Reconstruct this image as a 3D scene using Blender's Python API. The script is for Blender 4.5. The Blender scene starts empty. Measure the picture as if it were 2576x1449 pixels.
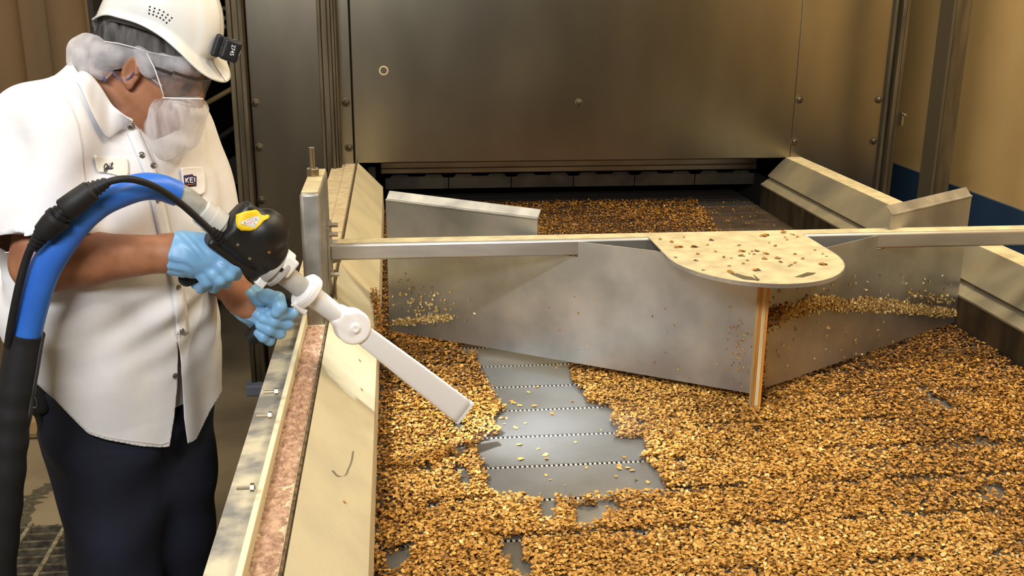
import bpy, bmesh, math, random
import numpy as np
from mathutils import Vector, Matrix

# ---------------------------------------------------------------- camera, world, lights, exposure
S = bpy.context.scene
col = S.collection
IMG_W, IMG_H, FPX = 2576.0, 1449.0, 2586.5
CAM = np.array([0.0, 0.0, 1.8])
YAW, PITCH, ROLL = math.radians(6.555), math.radians(16.793), math.radians(0.43)
_f = np.array([math.sin(YAW)*math.cos(PITCH), math.cos(YAW)*math.cos(PITCH), -math.sin(PITCH)])
_r = np.array([math.cos(YAW), -math.sin(YAW), 0.0]); _u = np.cross(_r, _f)
CR = _r*math.cos(ROLL) + _u*math.sin(ROLL)
CU = -_r*math.sin(ROLL) + _u*math.cos(ROLL)
cam_data = bpy.data.cameras.new('camera'); cam = bpy.data.objects.new('camera', cam_data); col.objects.link(cam)
cam_data.sensor_width = 36.0; cam_data.lens = 36.0*FPX/IMG_W; cam_data.clip_start = 0.05
m = Matrix.Identity(4)
for i in range(3):
    m[i][0], m[i][1], m[i][2], m[i][3] = CR[i], CU[i], -_f[i], CAM[i]
cam.matrix_world = m
S.camera = cam
S.view_settings.view_transform = 'Standard'; S.view_settings.look = 'None'
S.view_settings.gamma = 1.0; S.view_settings.use_curve_mapping = False
S.view_settings.exposure = 0.0
w = bpy.data.worlds.new('world'); S.world = w; w.use_nodes = True
w.node_tree.nodes['Background'].inputs[0].default_value = (1.0, 0.90, 0.74, 1)
w.node_tree.nodes['Background'].inputs[1].default_value = 0.10

def area(name, loc, target, sx, sy, power, color):
    d = bpy.data.lights.new(name, 'AREA'); d.shape = 'RECTANGLE'; d.size = sx; d.size_y = sy
    d.energy = power; d.color = color
    o = bpy.data.objects.new(name, d); col.objects.link(o); o.location = loc
    o.rotation_euler = (Vector(target)-Vector(loc)).to_track_quat('-Z', 'Y').to_euler()
    return o
area('unseen_lamp_light', (-0.9, -0.5, 3.0), (-0.4, 2.1, 1.0), 1.4, 0.5, 84, (0.985, 0.985, 1.0))  # unseen lamps, added to light worker, belt, floor and wall
area('unseen_lamp_light', (1.3, 1.2, 3.6), (0.6, 2.4, 0.9), 1.2, 0.3, 34, (1.0, 0.90, 0.74))
area('unseen_lamp_light', (-1.5, 2.5, 3.7), (-1.2, 3.0, 0.0), 1.2, 0.3, 46, (1.0, 0.90, 0.74))
area('unseen_lamp_light', (1.75, 2.7, 3.9), (2.76, 3.7, 1.2), 1.2, 0.3, 105, (1.0, 0.86, 0.62))  # unseen warm lamp, aimed to brighten the right wall

# ---------------------------------------------------------------- placing helpers
def ray(px, py):
    d = CR*((px-IMG_W/2)/FPX) + CU*((IMG_H/2-py)/FPX) + _f
    return d
def at(px, py, Y):
    "world point at distance Y along the belt axis"
    d = ray(px, py); return CAM + d*(Y/d[1])
def onz(px, py, z):
    d = ray(px, py); return CAM + d*((z-CAM[2])/d[2])
def clip_mesh(V, F, fv):
    'keep the part where fv <= 0, cutting faces cleanly'
    V = [tuple(p) for p in V]; fv = list(fv); out = []; ed = {}
    for q in F:
        s = [fv[i] > 0 for i in q]
        if not any(s): out.append(tuple(int(i) for i in q)); continue
        if all(s): continue
        r = []; n = len(q)
        for k in range(n):
            i, j = int(q[k]), int(q[(k+1)%n])
            if not s[k]: r.append(i)
            if s[k] != s[(k+1)%n]:
                e = (min(i,j), max(i,j))
                if e not in ed:
                    t = fv[e[0]]/(fv[e[0]]-fv[e[1]]); a, b = np.array(V[e[0]]), np.array(V[e[1]])
                    V.append(tuple(a+(b-a)*t)); fv.append(0.0); ed[e] = len(V)-1
                r.append(ed[e])
        if len(r) > 2: out.append(tuple(r))
    V = np.array(V); used = np.unique([i for q in out for i in q]); mp_ = -np.ones(len(V), int); mp_[used] = np.arange(len(used))
    return V[used], [tuple(mp_[list(q)]) for q in out]
def nrm(v):
    v = np.asarray(v, float); return v/np.linalg.norm(v)

# ---------------------------------------------------------------- mesh builder
class MB:
    def __init__(s): s.v = []; s.f = []
    def add(s, vs, fs):
        n = len(s.v); s.v += [tuple(map(float, p)) for p in vs]; s.f += [tuple(i+n for i in q) for q in fs]; return s
    def box(s, lo, hi):
        x0,y0,z0 = lo; x1,y1,z1 = hi
        return s.add([(x0,y0,z0),(x1,y0,z0),(x1,y1,z0),(x0,y1,z0),(x0,y0,z1),(x1,y0,z1),(x1,y1,z1),(x0,y1,z1)],
            [(0,3,2,1),(4,5,6,7),(0,1,5,4),(1,2,6,5),(2,3,7,6),(3,0,4,7)])
    def obox(s, c, ax, hs):
        c = np.asarray(c); ax = [np.asarray(a) for a in ax]; vs = []
        for k in range(8):
            sg = [1 if k>>i & 1 else -1 for i in range(3)]
            vs.append(c+sum(ax[i]*hs[i]*sg[i] for i in range(3)))
        return s.add(vs, [(0,2,3,1),(4,5,7,6),(0,1,5,4),(2,6,7,3),(0,4,6,2),(1,3,7,5)])
    def prism(s, poly, ext):
        "polygon (3D points) extruded by vector"
        n = len(poly); ext = np.asarray(ext); p = [np.asarray(q, float) for q in poly]
        vs = p+[q+ext for q in p]
        fs = [tuple(range(n))[::-1], tuple(range(n, 2*n))]+[(i,(i+1)%n,(i+1)%n+n,i+n) for i in range(n)]
        return s.add(vs, fs)
    def tube(s, pts, rad, n=16, caps=True):
        pts = [np.asarray(p, float) for p in pts]; k = len(pts)
        if np.isscalar(rad): rad = [rad]*k
        t0 = nrm(pts[1]-pts[0]); up = np.array([0,0,1.]) if abs(t0[2]) < .9 else np.array([0,1.,0])
        a = nrm(np.cross(t0, up)); vs = []
        for i in range(k):
            t = nrm(pts[min(i+1,k-1)]-pts[max(i-1,0)])
            a = nrm(a-t*np.dot(a,t)); b = np.cross(t, a)
            for j in range(n):
                th = 2*math.pi*j/n; vs.append(pts[i]+rad[i]*(a*math.cos(th)+b*math.sin(th)))
        fs = [(i*n+j, i*n+(j+1)%n, (i+1)*n+(j+1)%n, (i+1)*n+j) for i in range(k-1) for j in range(n)]
        if caps: fs += [tuple(range(n))[::-1], tuple(range((k-1)*n, k*n))]
        return s.add(vs, fs)
    def lathe(s, c, axis, prof, n=28):
        "prof: list of (along, radius)"
        c = np.asarray(c, float); ax = nrm(axis)
        return s.tube_exact([c+ax*a for a, r in prof], [r for a, r in prof], ax, n)
    def tube_exact(s, pts, rad, ax, n):
        up = np.array([0,0,1.]) if abs(ax[2]) < .9 else np.array([1.,0,0])
        a = nrm(np.cross(ax, up)); b = np.cross(ax, a); k = len(pts); vs = []
        for i in range(k):
            for j in range(n):
                th = 2*math.pi*j/n; vs.append(pts[i]+max(rad[i], 1e-5)*(a*math.cos(th)+b*math.sin(th)))
        fs = [(i*n+j, i*n+(j+1)%n, (i+1)*n+(j+1)%n, (i+1)*n+j) for i in range(k-1) for j in range(n)]
        fs += [tuple(range(n))[::-1], tuple(range((k-1)*n, k*n))]
        return s.add(vs, fs)
    def grid(s, rows):
        "rows: list of equal-length lists of points"
        n = len(rows[0]); vs = [p for r in rows for p in r]
        return s.add(vs, [(i*n+j, i*n+j+1, (i+1)*n+j+1, (i+1)*n+j) for i in range(len(rows)-1) for j in range(n-1)])

def empty(name, loc, label=None, cat=None, group=None, kind=None):
    o = bpy.data.objects.new(name, None); col.objects.link(o); o.location = loc; o.empty_display_size = 0.05
    tag(o, label, cat, group, kind); return o
def tag(o, label=None, cat=None, group=None, kind=None):
    if label: o['label'] = label
    if cat: o['category'] = cat
    if group: o['group'] = group
    if kind: o['kind'] = kind
    return o
def wloc(o):
    l = np.zeros(3)
    while o is not None:
        l += np.array(o.location); o = o.parent
    return l
def build(name, mb, mat, parent=None, smooth=False, bevel=0.0, solid=0.0, subsurf=0, origin=None, label=None):
    if isinstance(mb, MB): V = np.array(mb.v, float); Fc = mb.f
    else: V, Fc = np.array(mb[0], float), mb[1]
    base = np.zeros(3)
    if parent is not None: base = wloc(parent)
    elif origin is not None: base = np.array(origin, float)
    me = bpy.data.meshes.new(name); me.from_pydata((V-base).tolist(), [], [tuple(map(int, q)) for q in Fc] if not isinstance(Fc, np.ndarray) else Fc.tolist())
    bm = bmesh.new(); bm.from_mesh(me); bmesh.ops.recalc_face_normals(bm, faces=bm.faces); bm.to_mesh(me); bm.free()
    for mt in (mat if isinstance(mat, (list, tuple)) else [mat]): me.materials.append(mt)
    o = bpy.data.objects.new(name, me); col.objects.link(o)
    if parent is not None: o.parent = parent
    elif origin is not None: o.location = origin
    if smooth:
        me.polygons.foreach_set('use_smooth', [True]*len(me.polygons))
    if solid:
        md = o.modifiers.new('s', 'SOLIDIFY'); md.thickness = abs(solid); md.offset = 1.0 if solid > 0 else -1.0
    if bevel:
        md = o.modifiers.new('b', 'BEVEL'); md.width = bevel; md.segments = 2; md.limit_method = 'ANGLE'; md.angle_limit = math.radians(35)
    if subsurf:
        md = o.modifiers.new('u', 'SUBSURF'); md.levels = subsurf; md.render_levels = subsurf
    if smooth and (bevel or smooth == 'auto'):
        try:
            me.set_sharp_from_angle(angle=math.radians(40))
        except Exception: pass
    if label: o['label'] = label
    return o
def struct(name, mb, mat, **k):
    o = build(name, mb, mat, **k); o['kind'] = 'structure'; return o

# ---------------------------------------------------------------- implicit surfaces (smooth unions) -> one continuous mesh
def nets(fn, xs, ys, zs):
    xs, ys, zs = (np.asarray(a, np.float32) for a in (xs, ys, zs))
    X, Y, Z = xs[:,None,None], ys[None,:,None], zs[None,None,:]
    v = np.broadcast_to(fn(X, Y, Z), (len(xs), len(ys), len(zs))).astype(np.float32)
    s = v < 0
    c = np.zeros((len(xs)-1, len(ys)-1, len(zs)-1), np.int8)
    for i in (0,1):
        for j in (0,1):
            for k in (0,1):
                c += s[i:i+len(xs)-1, j:j+len(ys)-1, k:k+len(zs)-1]
    act = np.argwhere((c > 0) & (c < 8))
    idx = -np.ones(c.shape, np.int64); idx[tuple(act.T)] = np.arange(len(act))
    acc = np.zeros((len(act), 3)); cnt = np.zeros(len(act)); I, J, K = act.T
    for ax in range(3):
        for p in (0,1):
            for q in (0,1):
                o = [0,0,0]; o[(ax+1)%3] = p; o[(ax+2)%3] = q; e = o[:]; e[ax] = 1
                a = v[I+o[0], J+o[1], K+o[2]]; b = v[I+e[0], J+e[1], K+e[2]]
                mk = (a < 0) != (b < 0); t = np.where(mk, a/np.where(mk, a-b, 1), 0)
                pa = np.stack([xs[I+o[0]], ys[J+o[1]], zs[K+o[2]]], 1); pb = np.stack([xs[I+e[0]], ys[J+e[1]], zs[K+e[2]]], 1)
                acc += np.where(mk[:,None], pa+(pb-pa)*t[:,None], 0); cnt += mk
    V = acc/cnt[:,None]; F = []
    for ax in range(3):
        n = [len(xs), len(ys), len(zs)]
        sl = [slice(1, n[i]-1) for i in range(3)]; sl[ax] = slice(0, n[ax]-1); sh = sl[:]; sh[ax] = slice(1, n[ax])
        a, b = s[tuple(sl)], s[tuple(sh)]
        e = np.argwhere(a != b); off = np.array([1,1,1]); off[ax] = 0; e = e+off
        flip = a[tuple((e-off).T)]
        u, w_ = (ax+1)%3, (ax+2)%3; du = np.zeros(3, int); du[u] = 1; dw = np.zeros(3, int); dw[w_] = 1
        q = np.stack([idx[tuple((e-du-dw).T)], idx[tuple((e-dw).T)], idx[tuple(e.T)], idx[tuple((e-du).T)]], 1)
        q[~flip] = q[~flip][:, ::-1]
        F.append(q)
    return V, np.concatenate(F)
def cap(a, b, ra, rb):
    a = np.asarray(a, np.float32); ba = np.asarray(b, np.float32)-a; dd = float(ba@ba) or 1e-9
    def f(x, y, z):
        px, py, pz = x-a[0], y-a[1], z-a[2]
        h = np.clip((px*ba[0]+py*ba[1]+pz*ba[2])/dd, 0, 1)
        return np.sqrt((px-ba[0]*h)**2+(py-ba[1]*h)**2+(pz-ba[2]*h)**2)-(ra+(rb-ra)*h)
    return f
def ell(c, ax, r):
    c = np.asarray(c, np.float32); ax = np.asarray(ax, np.float32); m_ = min(r)
    def f(x, y, z):
        px, py, pz = x-c[0], y-c[1], z-c[2]; q = 0
        for i in range(3): q = q+((px*ax[i][0]+py*ax[i][1]+pz*ax[i][2])/r[i])**2
        return (np.sqrt(q)-1)*m_
    return f
def rbox(c, ax, hs, rd):
    c = np.asarray(c, np.float32); ax = np.asarray(ax, np.float32)
    def f(x, y, z):
        px, py, pz = x-c[0], y-c[1], z-c[2]; o = 0; mx = None
        for i in range(3):
            q = np.abs(px*ax[i][0]+py*ax[i][1]+pz*ax[i][2])-(hs[i]-rd)
            o = o+np.maximum(q, 0)**2; mx = q if mx is None else np.maximum(mx, q)
        return np.sqrt(o)+np.minimum(mx, 0)-rd
    return f
def cylf(c, axis, r, hl, rd=0.004):
    c = np.asarray(c, np.float32); a = nrm(axis).astype(np.float32)
    def f(x, y, z):
        px, py, pz = x-c[0], y-c[1], z-c[2]; t = px*a[0]+py*a[1]+pz*a[2]
        d = np.sqrt(np.maximum(px*px+py*py+pz*pz-t*t, 0))-(r-rd); e = np.abs(t)-(hl-rd)
        return np.sqrt(np.maximum(d, 0)**2+np.maximum(e, 0)**2)+np.minimum(np.maximum(d, e), 0)-rd
    return f
def smin(a, b, k):
    h = np.clip(0.5+0.5*(b-a)/k, 0, 1); return b+(a-b)*h-k*h*(1-h)
def union(fs, k):
    def f(x, y, z):
        d = fs[0](x, y, z)
        for g in fs[1:]: d = smin(d, g(x, y, z), k)
        return d
    return f
def sub(f0, g0, k):
    def f(x, y, z): return -smin(-f0(x, y, z), g0(x, y, z), k)
    return f
def chain(pts, rs, k):
    return union([cap(pts[i], pts[i+1], rs[i], rs[i+1]) for i in range(len(pts)-1)], k)
def hit(fn, px, py, off=0.0, t0=1.2, t1=3.2):
    "where the sight line through (px,py) meets the surface fn = 0, lifted by off along the surface normal"
    d = ray(px, py); t = t0
    for _ in range(400):
        p = CAM+d*t; v = float(fn(p[0], p[1], p[2]))
        if v < 2e-4 or t > t1: break
        t += max(v*0.5, 2e-4)
    g = normal(fn, p); return p+g*off, g
def normal(fn, p, e=2e-3):
    g = np.array([float(fn(*(p+np.eye(3)[i]*e)))-float(fn(*(p-np.eye(3)[i]*e))) for i in range(3)]); return nrm(g)
def decal(fn, poly, off=0.002, rings=5, dens=3):
    "patch of cloth lying on a surface: outline given by sight lines"
    P = []
    for i in range(len(poly)):
        a, b = np.array(poly[i], float), np.array(poly[(i+1)%len(poly)], float)
        for j in range(dens): P.append(a+(b-a)*j/dens)
    c = np.mean(P, 0); n = len(P); vs = [hit(fn, *c, off)[0]]; fs = []
    for r in range(1, rings+1):
        for p in P: vs.append(hit(fn, *(c+(p-c)*r/rings), off)[0])
    for j in range(n): fs.append((0, 1+j, 1+(j+1)%n))
    for r in range(rings-1):
        for j in range(n):
            a = 1+r*n; b = a+n; fs.append((a+j, b+j, b+(j+1)%n, a+(j+1)%n))
    return vs, fs
def strip(fn, pts, wpx, off=0.002, sub_=4):
    "narrow band on a surface along a polyline of sight lines"
    P = []
    for i in range(len(pts)-1):
        a, b = np.array(pts[i], float), np.array(pts[i+1], float)
        for j in range(sub_): P.append(a+(b-a)*j/sub_)
    P.append(np.array(pts[-1], float)); rows = []
    for i, p in enumerate(P):
        t = P[min(i+1, len(P)-1)]-P[max(i-1, 0)]; t = t/np.linalg.norm(t); nn = np.array([-t[1], t[0]])
        rows.append([hit(fn, *(p+nn*wpx*k/2), off)[0] for k in (-1, -.33, .33, 1)])
    return MB().grid(rows)
def smooth_pts(pts, n=8):
    "Catmull-Rom through points"
    P = [np.asarray(p, float) for p in pts]; P = [2*P[0]-P[1]]+P+[2*P[-1]-P[-2]]; out = []
    for i in range(1, len(P)-2):
        for j in range(n):
            t = j/n; a, b, c, d = P[i-1:i+3]
            out.append(0.5*((2*b)+(-a+c)*t+(2*a-5*b+4*c-d)*t*t+(-a+3*b-3*c+d)*t**3))
    out.append(P[-2]); return out

# ---------------------------------------------------------------- materials
def lin(c):
    return tuple((x/255/12.92 if x/255 <= .04045 else ((x/255+.055)/1.055)**2.4) for x in c)+(1.0,)
def mat(name, rgb, rough=0.6, metal=0.0, var=0.0, scale=8.0, rgb2=None, bump=0.0, bscale=60.0, stretch=(1,1,1), lo=.35, hi=.65, detail=4.0, spec=0.5, trans=0.0, alpha=1.0, sss=0.0, coat=0.0):
    M = bpy.data.materials.new(name); M.use_nodes = True; N = M.node_tree.nodes; L = M.node_tree.links
    B = N['Principled BSDF']; B.inputs['Base Color'].default_value = lin(rgb)
    B.inputs['Roughness'].default_value = rough; B.inputs['Metallic'].default_value = metal
    B.inputs['Specular IOR Level'].default_value = spec; B.inputs['Alpha'].default_value = alpha
    B.inputs['Transmission Weight'].default_value = trans; B.inputs['Coat Weight'].default_value = coat
    if sss: B.inputs['Subsurface Weight'].default_value = sss; B.inputs['Subsurface Radius'].default_value = (0.008, 0.004, 0.002)
    tc = N.new('ShaderNodeTexCoord'); mp = N.new('ShaderNodeMapping'); mp.inputs['Scale'].default_value = stretch
    L.new(tc.outputs['Object'], mp.inputs['Vector'])
    if rgb2 is not None or var:
        if rgb2 is None: rgb2 = tuple(max(0, x*(1-var)) for x in rgb)
        n = N.new('ShaderNodeTexNoise'); n.inputs['Scale'].default_value = scale; n.inputs['Detail'].default_value = detail
        L.new(mp.outputs['Vector'], n.inputs['Vector'])
        r = N.new('ShaderNodeValToRGB'); r.color_ramp.elements[0].position = lo; r.color_ramp.elements[1].position = hi
        r.color_ramp.elements[0].color = lin(rgb2); r.color_ramp.elements[1].color = lin(rgb)
        L.new(n.outputs['Fac'], r.inputs['Fac']); L.new(r.outputs['Color'], B.inputs['Base Color'])
    if bump:
        n2 = N.new('ShaderNodeTexNoise'); n2.inputs['Scale'].default_value = bscale; n2.inputs['Detail'].default_value = 3.0
        L.new(mp.outputs['Vector'], n2.inputs['Vector'])
        bp = N.new('ShaderNodeBump'); bp.inputs['Strength'].default_value = bump; bp.inputs['Distance'].default_value = 0.002
        L.new(n2.outputs['Fac'], bp.inputs['Height']); L.new(bp.outputs['Normal'], B.inputs['Normal'])
    return M
def netting(name, rgb, lo_a, hi_a, scale, stretch=(1,1,1), dist=1.2):
    "thin non-woven fabric: white fibres with see-through gaps"
    M = mat(name, rgb, rough=0.85); N = M.node_tree.nodes; L = M.node_tree.links; B = N['Principled BSDF']
    tc = [n for n in N if n.type == 'TEX_COORD'][0]
    n = N.new('ShaderNodeTexNoise'); n.inputs['Scale'].default_value = scale; n.inputs['Detail'].default_value = 6.0; n.inputs['Distortion'].default_value = dist
    mp = [q for q in N if q.type == 'MAPPING'][0]; mp.inputs['Scale'].default_value = stretch
    L.new(mp.outputs['Vector'], n.inputs['Vector'])
    mr = N.new('ShaderNodeMapRange'); mr.inputs['From Min'].default_value = 0.35; mr.inputs['From Max'].default_value = 0.7
    mr.inputs['To Min'].default_value = lo_a; mr.inputs['To Max'].default_value = hi_a
    L.new(n.outputs['Fac'], mr.inputs['Value'])
    df = N.new('ShaderNodeBsdfDiffuse'); tl = N.new('ShaderNodeBsdfTranslucent'); tp = N.new('ShaderNodeBsdfTransparent'); m1 = N.new('ShaderNodeMixShader'); m2 = N.new('ShaderNodeMixShader')
    df.inputs[0].default_value = lin(rgb); tl.inputs[0].default_value = lin(rgb); m1.inputs[0].default_value = .45
    L.new(df.outputs[0], m1.inputs[1]); L.new(tl.outputs[0], m1.inputs[2]); L.new(mr.outputs['Result'], m2.inputs[0]); L.new(tp.outputs[0], m2.inputs[1]); L.new(m1.outputs[0], m2.inputs[2])
    ou = [q for q in N if q.type == 'OUTPUT_MATERIAL'][0]; L.new(m2.outputs[0], ou.inputs['Surface']); N.remove(B)
    return M
def emit(name, rgb, strength):
    M = mat(name, rgb); B = M.node_tree.nodes['Principled BSDF']
    B.inputs['Emission Color'].default_value = lin(rgb); B.inputs['Emission Strength'].default_value = strength; return M

m_steel = mat('steel_sheet', (164,158,142), 0.27, 1.0, 0.14, 3.0, stretch=(1,1,.35), bump=0.06, bscale=9.0)
m_steel2 = mat('steel_plough', (186,186,182), 0.40, 0.86, 0.16, 7.0, stretch=(1,1,1), bump=0.08, bscale=40.0)
m_tube = mat('steel_tube', (196,194,188), 0.42, 0.8, 0.15, 18.0, stretch=(.2,1,1), bump=0.05, bscale=80)
m_post = mat('steel_post', (176,175,168), 0.5, 0.8, 0.2, 14.0, bump=0.05)
m_bolt = mat('bolt_steel', (170,160,138), 0.35, 1.0)
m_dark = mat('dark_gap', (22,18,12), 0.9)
m_frame = mat('frame_steel', (112,102,82), 0.5, 0.8, 0.3, 20.0, stretch=(1,1,.15))
m_dust = mat('dust_coat', (204,190,150), 0.9, 0.0, 0.14, 26.0, bump=0.25, bscale=220)
m_dust2 = mat('dust_coat_sloped', (208,198,164), 0.8, 0.0, rgb2=(186,178,150), scale=5.0, lo=.3, hi=.55, bump=0.2, bscale=240)
m_trim = mat('worn_grey_flange', (204,194,166), 0.75, 0.0, rgb2=(132,130,124), scale=15.0, lo=.38, hi=.60, detail=8, bump=0.2)
m_white_strip = mat('cream_plastic', (226,218,186), 0.5)
m_channel = mat('channel_cream', (216,202,164), 0.85, 0.0, rgb2=(200,178,142), scale=30.0)
m_crumb = mat('crumb_pink', (196,162,134), 0.95, 0.0, rgb2=(150,116,92), scale=90.0, bump=0.3, bscale=300)
m_floor = mat('concrete_floor', (150,134,104), 0.75, 0.0, rgb2=(112,100,78), scale=2.2, detail=8, bump=0.15, bscale=40)
m_wall_tan = mat('wall_tan_paint', (204,170,112), 0.75, 0.0, 0.05, 2.0)
m_blue_dado = mat('blue_paint', (38,62,92), 0.55)
m_wall_brown = mat('wall_brown', (108,87,58), 0.85, 0.0, rgb2=(90,70,46), scale=2.0, stretch=(1,1,.3))
m_wall_light = mat('wall_light_tan', (164,136,90), 0.85, 0.0, 0.1, 3.0)
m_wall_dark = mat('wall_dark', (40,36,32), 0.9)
m_ceiling = mat('ceiling_paint', (150,140,120), 0.9)
m_rail_yel = mat('handrail_tan', (150,126,78), 0.6)
# ================================================================ THE ROOM
struct('floor', MB().box((-3.4,-3.2,-.12),(2.9,9.0,0)), m_floor)
struct('ceiling', MB().box((-3.4,-3.2,4.3),(2.9,9.0,4.4)), m_ceiling)
struct('wall_right', MB().box((2.76,-3.2,0),(2.9,9.0,4.3)), m_wall_tan)
struct('trim_1', MB().box((2.745,-3.2,0),(2.76,9.0,.828)), m_blue_dado)
m_wall_beige = mat('wall_beige', (168,158,138), .8)
struct('wall_left', MB().box((-3.4,-3.2,0),(-3.2,9.0,4.3)), m_wall_beige)
struct('wall_front', MB().box((-3.2,-3.2,0),(2.76,-3.05,4.3)), m_wall_beige)
for k, (x0, x1, mt) in enumerate([(-.62,-.2,m_white_strip),(-.05,.12,m_white_strip),(.45,1.55,m_wall_dark),(2.1,2.4,m_white_strip)]):
    struct('trim_%d' % (k+10), MB().box((x0,-3.05,0),(x1,-2.99,4.3)), mt)  # added unseen panels behind the camera, mirrored as streaks in the steel
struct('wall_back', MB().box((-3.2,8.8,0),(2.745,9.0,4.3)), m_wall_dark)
mb = MB().box((-3.2,4.1,0),(-1.12,4.25,4.3))
struct('wall_partition', mb, m_wall_brown)
mb = MB().prism([(-1.12,4.1,0),(-1.10,4.1,0),(-1.10,7.2,0),(-1.12,7.2,0)], (0,0,4.3))
struct('wall_passage', mb, m_wall_dark)
# upright half-round ribs on the partition
for k, (x, r, mt) in enumerate([(-1.74,.075,m_wall_light),(-1.98,.09,m_wall_brown),(-1.45,.085,m_wall_brown),(-1.2,.07,m_wall_brown),(-2.25,.08,m_wall_light)]):
    pr = [(x+r*math.cos(a), 4.1-r*.7*math.sin(a), 0) for a in np.linspace(0, math.pi, 15)]
    struct('trim_%d' % (k+2), MB().prism(pr, (0,0,4.3)), mt, smooth='auto')
struct('baseboard_back', MB().box((-3.2,3.98,0),(-1.12,4.1,.11)), m_wall_light, bevel=.03)

# floor grating
g = empty('floor_grating', (-1.25,2.85,0), 'steel floor grating beside the worker, crusted with dust', 'grating')
build('pit_shade_sheet', MB().box((-1.75,2.3,.001),(-.75,3.25,.004)), m_dark, g)  # dark sheet standing in for the shaded pit under the bars
mb = MB()
for i in range(20): mb.box((-1.75,2.3+i*.0485,.005),(-.75,2.312+i*.0485,.026))
m_grate = mat('grate_steel', (120,112,92), 0.7, 0.3, rgb2=(70,64,54), scale=30)
build('bearing_bars', mb, m_grate, g)
mb = MB()
for i in range(9): mb.box((-1.73+i*.118,2.3,.012),(-1.716+i*.118,3.25,.03))
build('cross_bars', mb, mat('grate_crust', (150,140,112), 0.9, rgb2=(90,82,66), scale=60, bump=.5), g)

dmb = MB()
for path, wd in [([(45,1345),(62,1290),(85,1250),(130,1222),(185,1200),(240,1190)], 26), ([(20,1342),(90,1335),(170,1330),(230,1326)], 26)]:
    P = smooth_pts([onz(a,b,.0015) for a,b in path], 7); L_ = []; R_ = []
    for i, p in enumerate(P):
        t = nrm(P[min(i+1,len(P)-1)]-P[max(i-1,0)]); n = np.array([-t[1],t[0],0]); w_ = wd*.0011*(1+.35*math.sin(i*1.9)+.25*math.sin(i*3.7))*(.35 if i in (0,len(P)-1) else 1)
        L_.append(p+n*w_); R_.append(p-n*w_*(1+.3*math.cos(i*2.3)))
    dmb.grid([L_, [(a+b)/2 for a, b in zip(L_, R_)], R_])
o = build('floor_dirt', dmb, mat('dirt_dark', (96,88,68), .95, rgb2=(66,60,46), scale=60, bump=.6), origin=onz(150,1250,.0015)); tag(o, 'dark dirt smeared on the concrete floor by the grating', 'dirt', kind='stuff')

# things in the dark passage behind the worker
hr = empty('stair_handrail', (-1.0,5.6,0), 'tan tube handrails of a stair in the dark behind the hard hat', 'handrail')
for (a, b) in [((470,288),(625,200)), ((470,118),(625,54)), ((480,395),(625,297))]:
    build('rail', MB().tube([at(*a,5.6), at(*b,5.6)], .014, 10), m_rail_yel if a[1] < 300 else m_wall_dark, hr, smooth=True)
for px in (500, 612):
    p = at(px, 300, 5.6)
    build('rail_post', MB().tube([(p[0],5.6,0),(p[0],5.6,at(px,100,5.6)[2])], .013, 10), m_wall_dark, hr, smooth=True)
build('stringer', MB().prism([at(460,470,5.65),at(640,364,5.65),at(640,436,5.65),at(460,545,5.65)], (0,.05,0)), m_wall_dark, hr)
ct = empty('cable_tray', at(560,30,5.2), 'dark stack of metal trays above the hard hat, left of the tower', 'tray')
m_tray = mat('tray_grey', (78,74,68), 0.6, 0.3)
for i, y in enumerate((-40,-12,14,38,60)):
    a, b = at(470+i*3, y, 5.2), at(606, y+12, 5.2)
    build('tray', MB().box((a[0],5.2,b[2]),(b[0],5.6,a[2]-.004)), m_tray, ct)
build('tray_bracket', MB().box((at(560,0,5.6)[0],5.6,at(560,80,5.6)[2]),(at(575,0,5.6)[0],5.64,4.3)), m_tray, ct)
o = build('hanging_hose', MB().tube(smooth_pts([np.array([at(500,300,3.3)[0],3.3,4.3]), np.array([at(500,300,3.3)[0],3.3,2.4]), at(500,300,3.3),at(516,372,3.3),at(536,440,3.3),at(566,492,3.3),at(600,526,3.32),at(620,600,3.4),at(616,720,3.5),at(610,800,3.5)]), .012, 10), mat('hose_brown', (70,54,36), .7), smooth=True)
tag(o, 'thin dark brown hose hanging behind the white shirt', 'hose')

# ================================================================ DRYER HOUSING
YP = 4.47
H = empty('dryer_housing', (.8,YP,0), 'large stainless dryer housing whose upright front panels stand over the belt', 'dryer')
build('front_panel', MB().box((-.174,YP-.012,1.028),(1.774,YP+.02,3.7)), m_steel, H, bevel=.003)
build('side_panel', MB().box((-.60,YP,.05),(-.292,YP+.02,3.7)), m_steel, H, bevel=.003)
build('side_panel', MB().box((-.236,YP,.75),(-.1785,YP+.02,3.7)), m_steel, H, bevel=.003)
build('side_panel', MB().box((1.779,YP,.3),(2.205,YP+.02,3.7)), m_steel, H, bevel=.003)
mb = MB()
for x0, x1, y0 in [(-.668,-.648,4.40),(-.648,-.622,4.41),(-.622,-.604,4.40)]: mb.box((x0,y0,.0),(x1,YP+.03,3.7))
build('corner_post', mb, m_frame, H, bevel=.003)
mb = MB()
for x0, x1, y0 in [(-.304,-.29,4.37),(-.29,-.264,4.385),(-.264,-.25,4.37),(-.25,-.238,4.382),(-.238,-.229,4.39)]: mb.box((x0,y0,.76),(x1,YP+.01,3.7))
build('upright_channel', mb, m_frame, H, bevel=.003)
mb = MB()
for x0, x1, y0 in [(2.196,2.21,4.45),(2.216,2.234,4.42),(2.24,2.256,4.43)]: mb.box((x0,y0,.0),(x1,YP+.03,3.7))
build('corner_post', mb, m_frame, H, bevel=.003)
build('post_gasket', MB().box((2.205,4.462,.0),(2.243,YP+.02,3.7)), m_dark, H)
for x0, x1, z0 in [(-.1785,-.174,1.0),(1.774,1.779,1.0),(-.605,-.599,.05)]: build('panel_gasket', MB().box((x0,YP+.008,z0),(x1,YP+.02,3.7)), m_dark, H)
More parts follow.
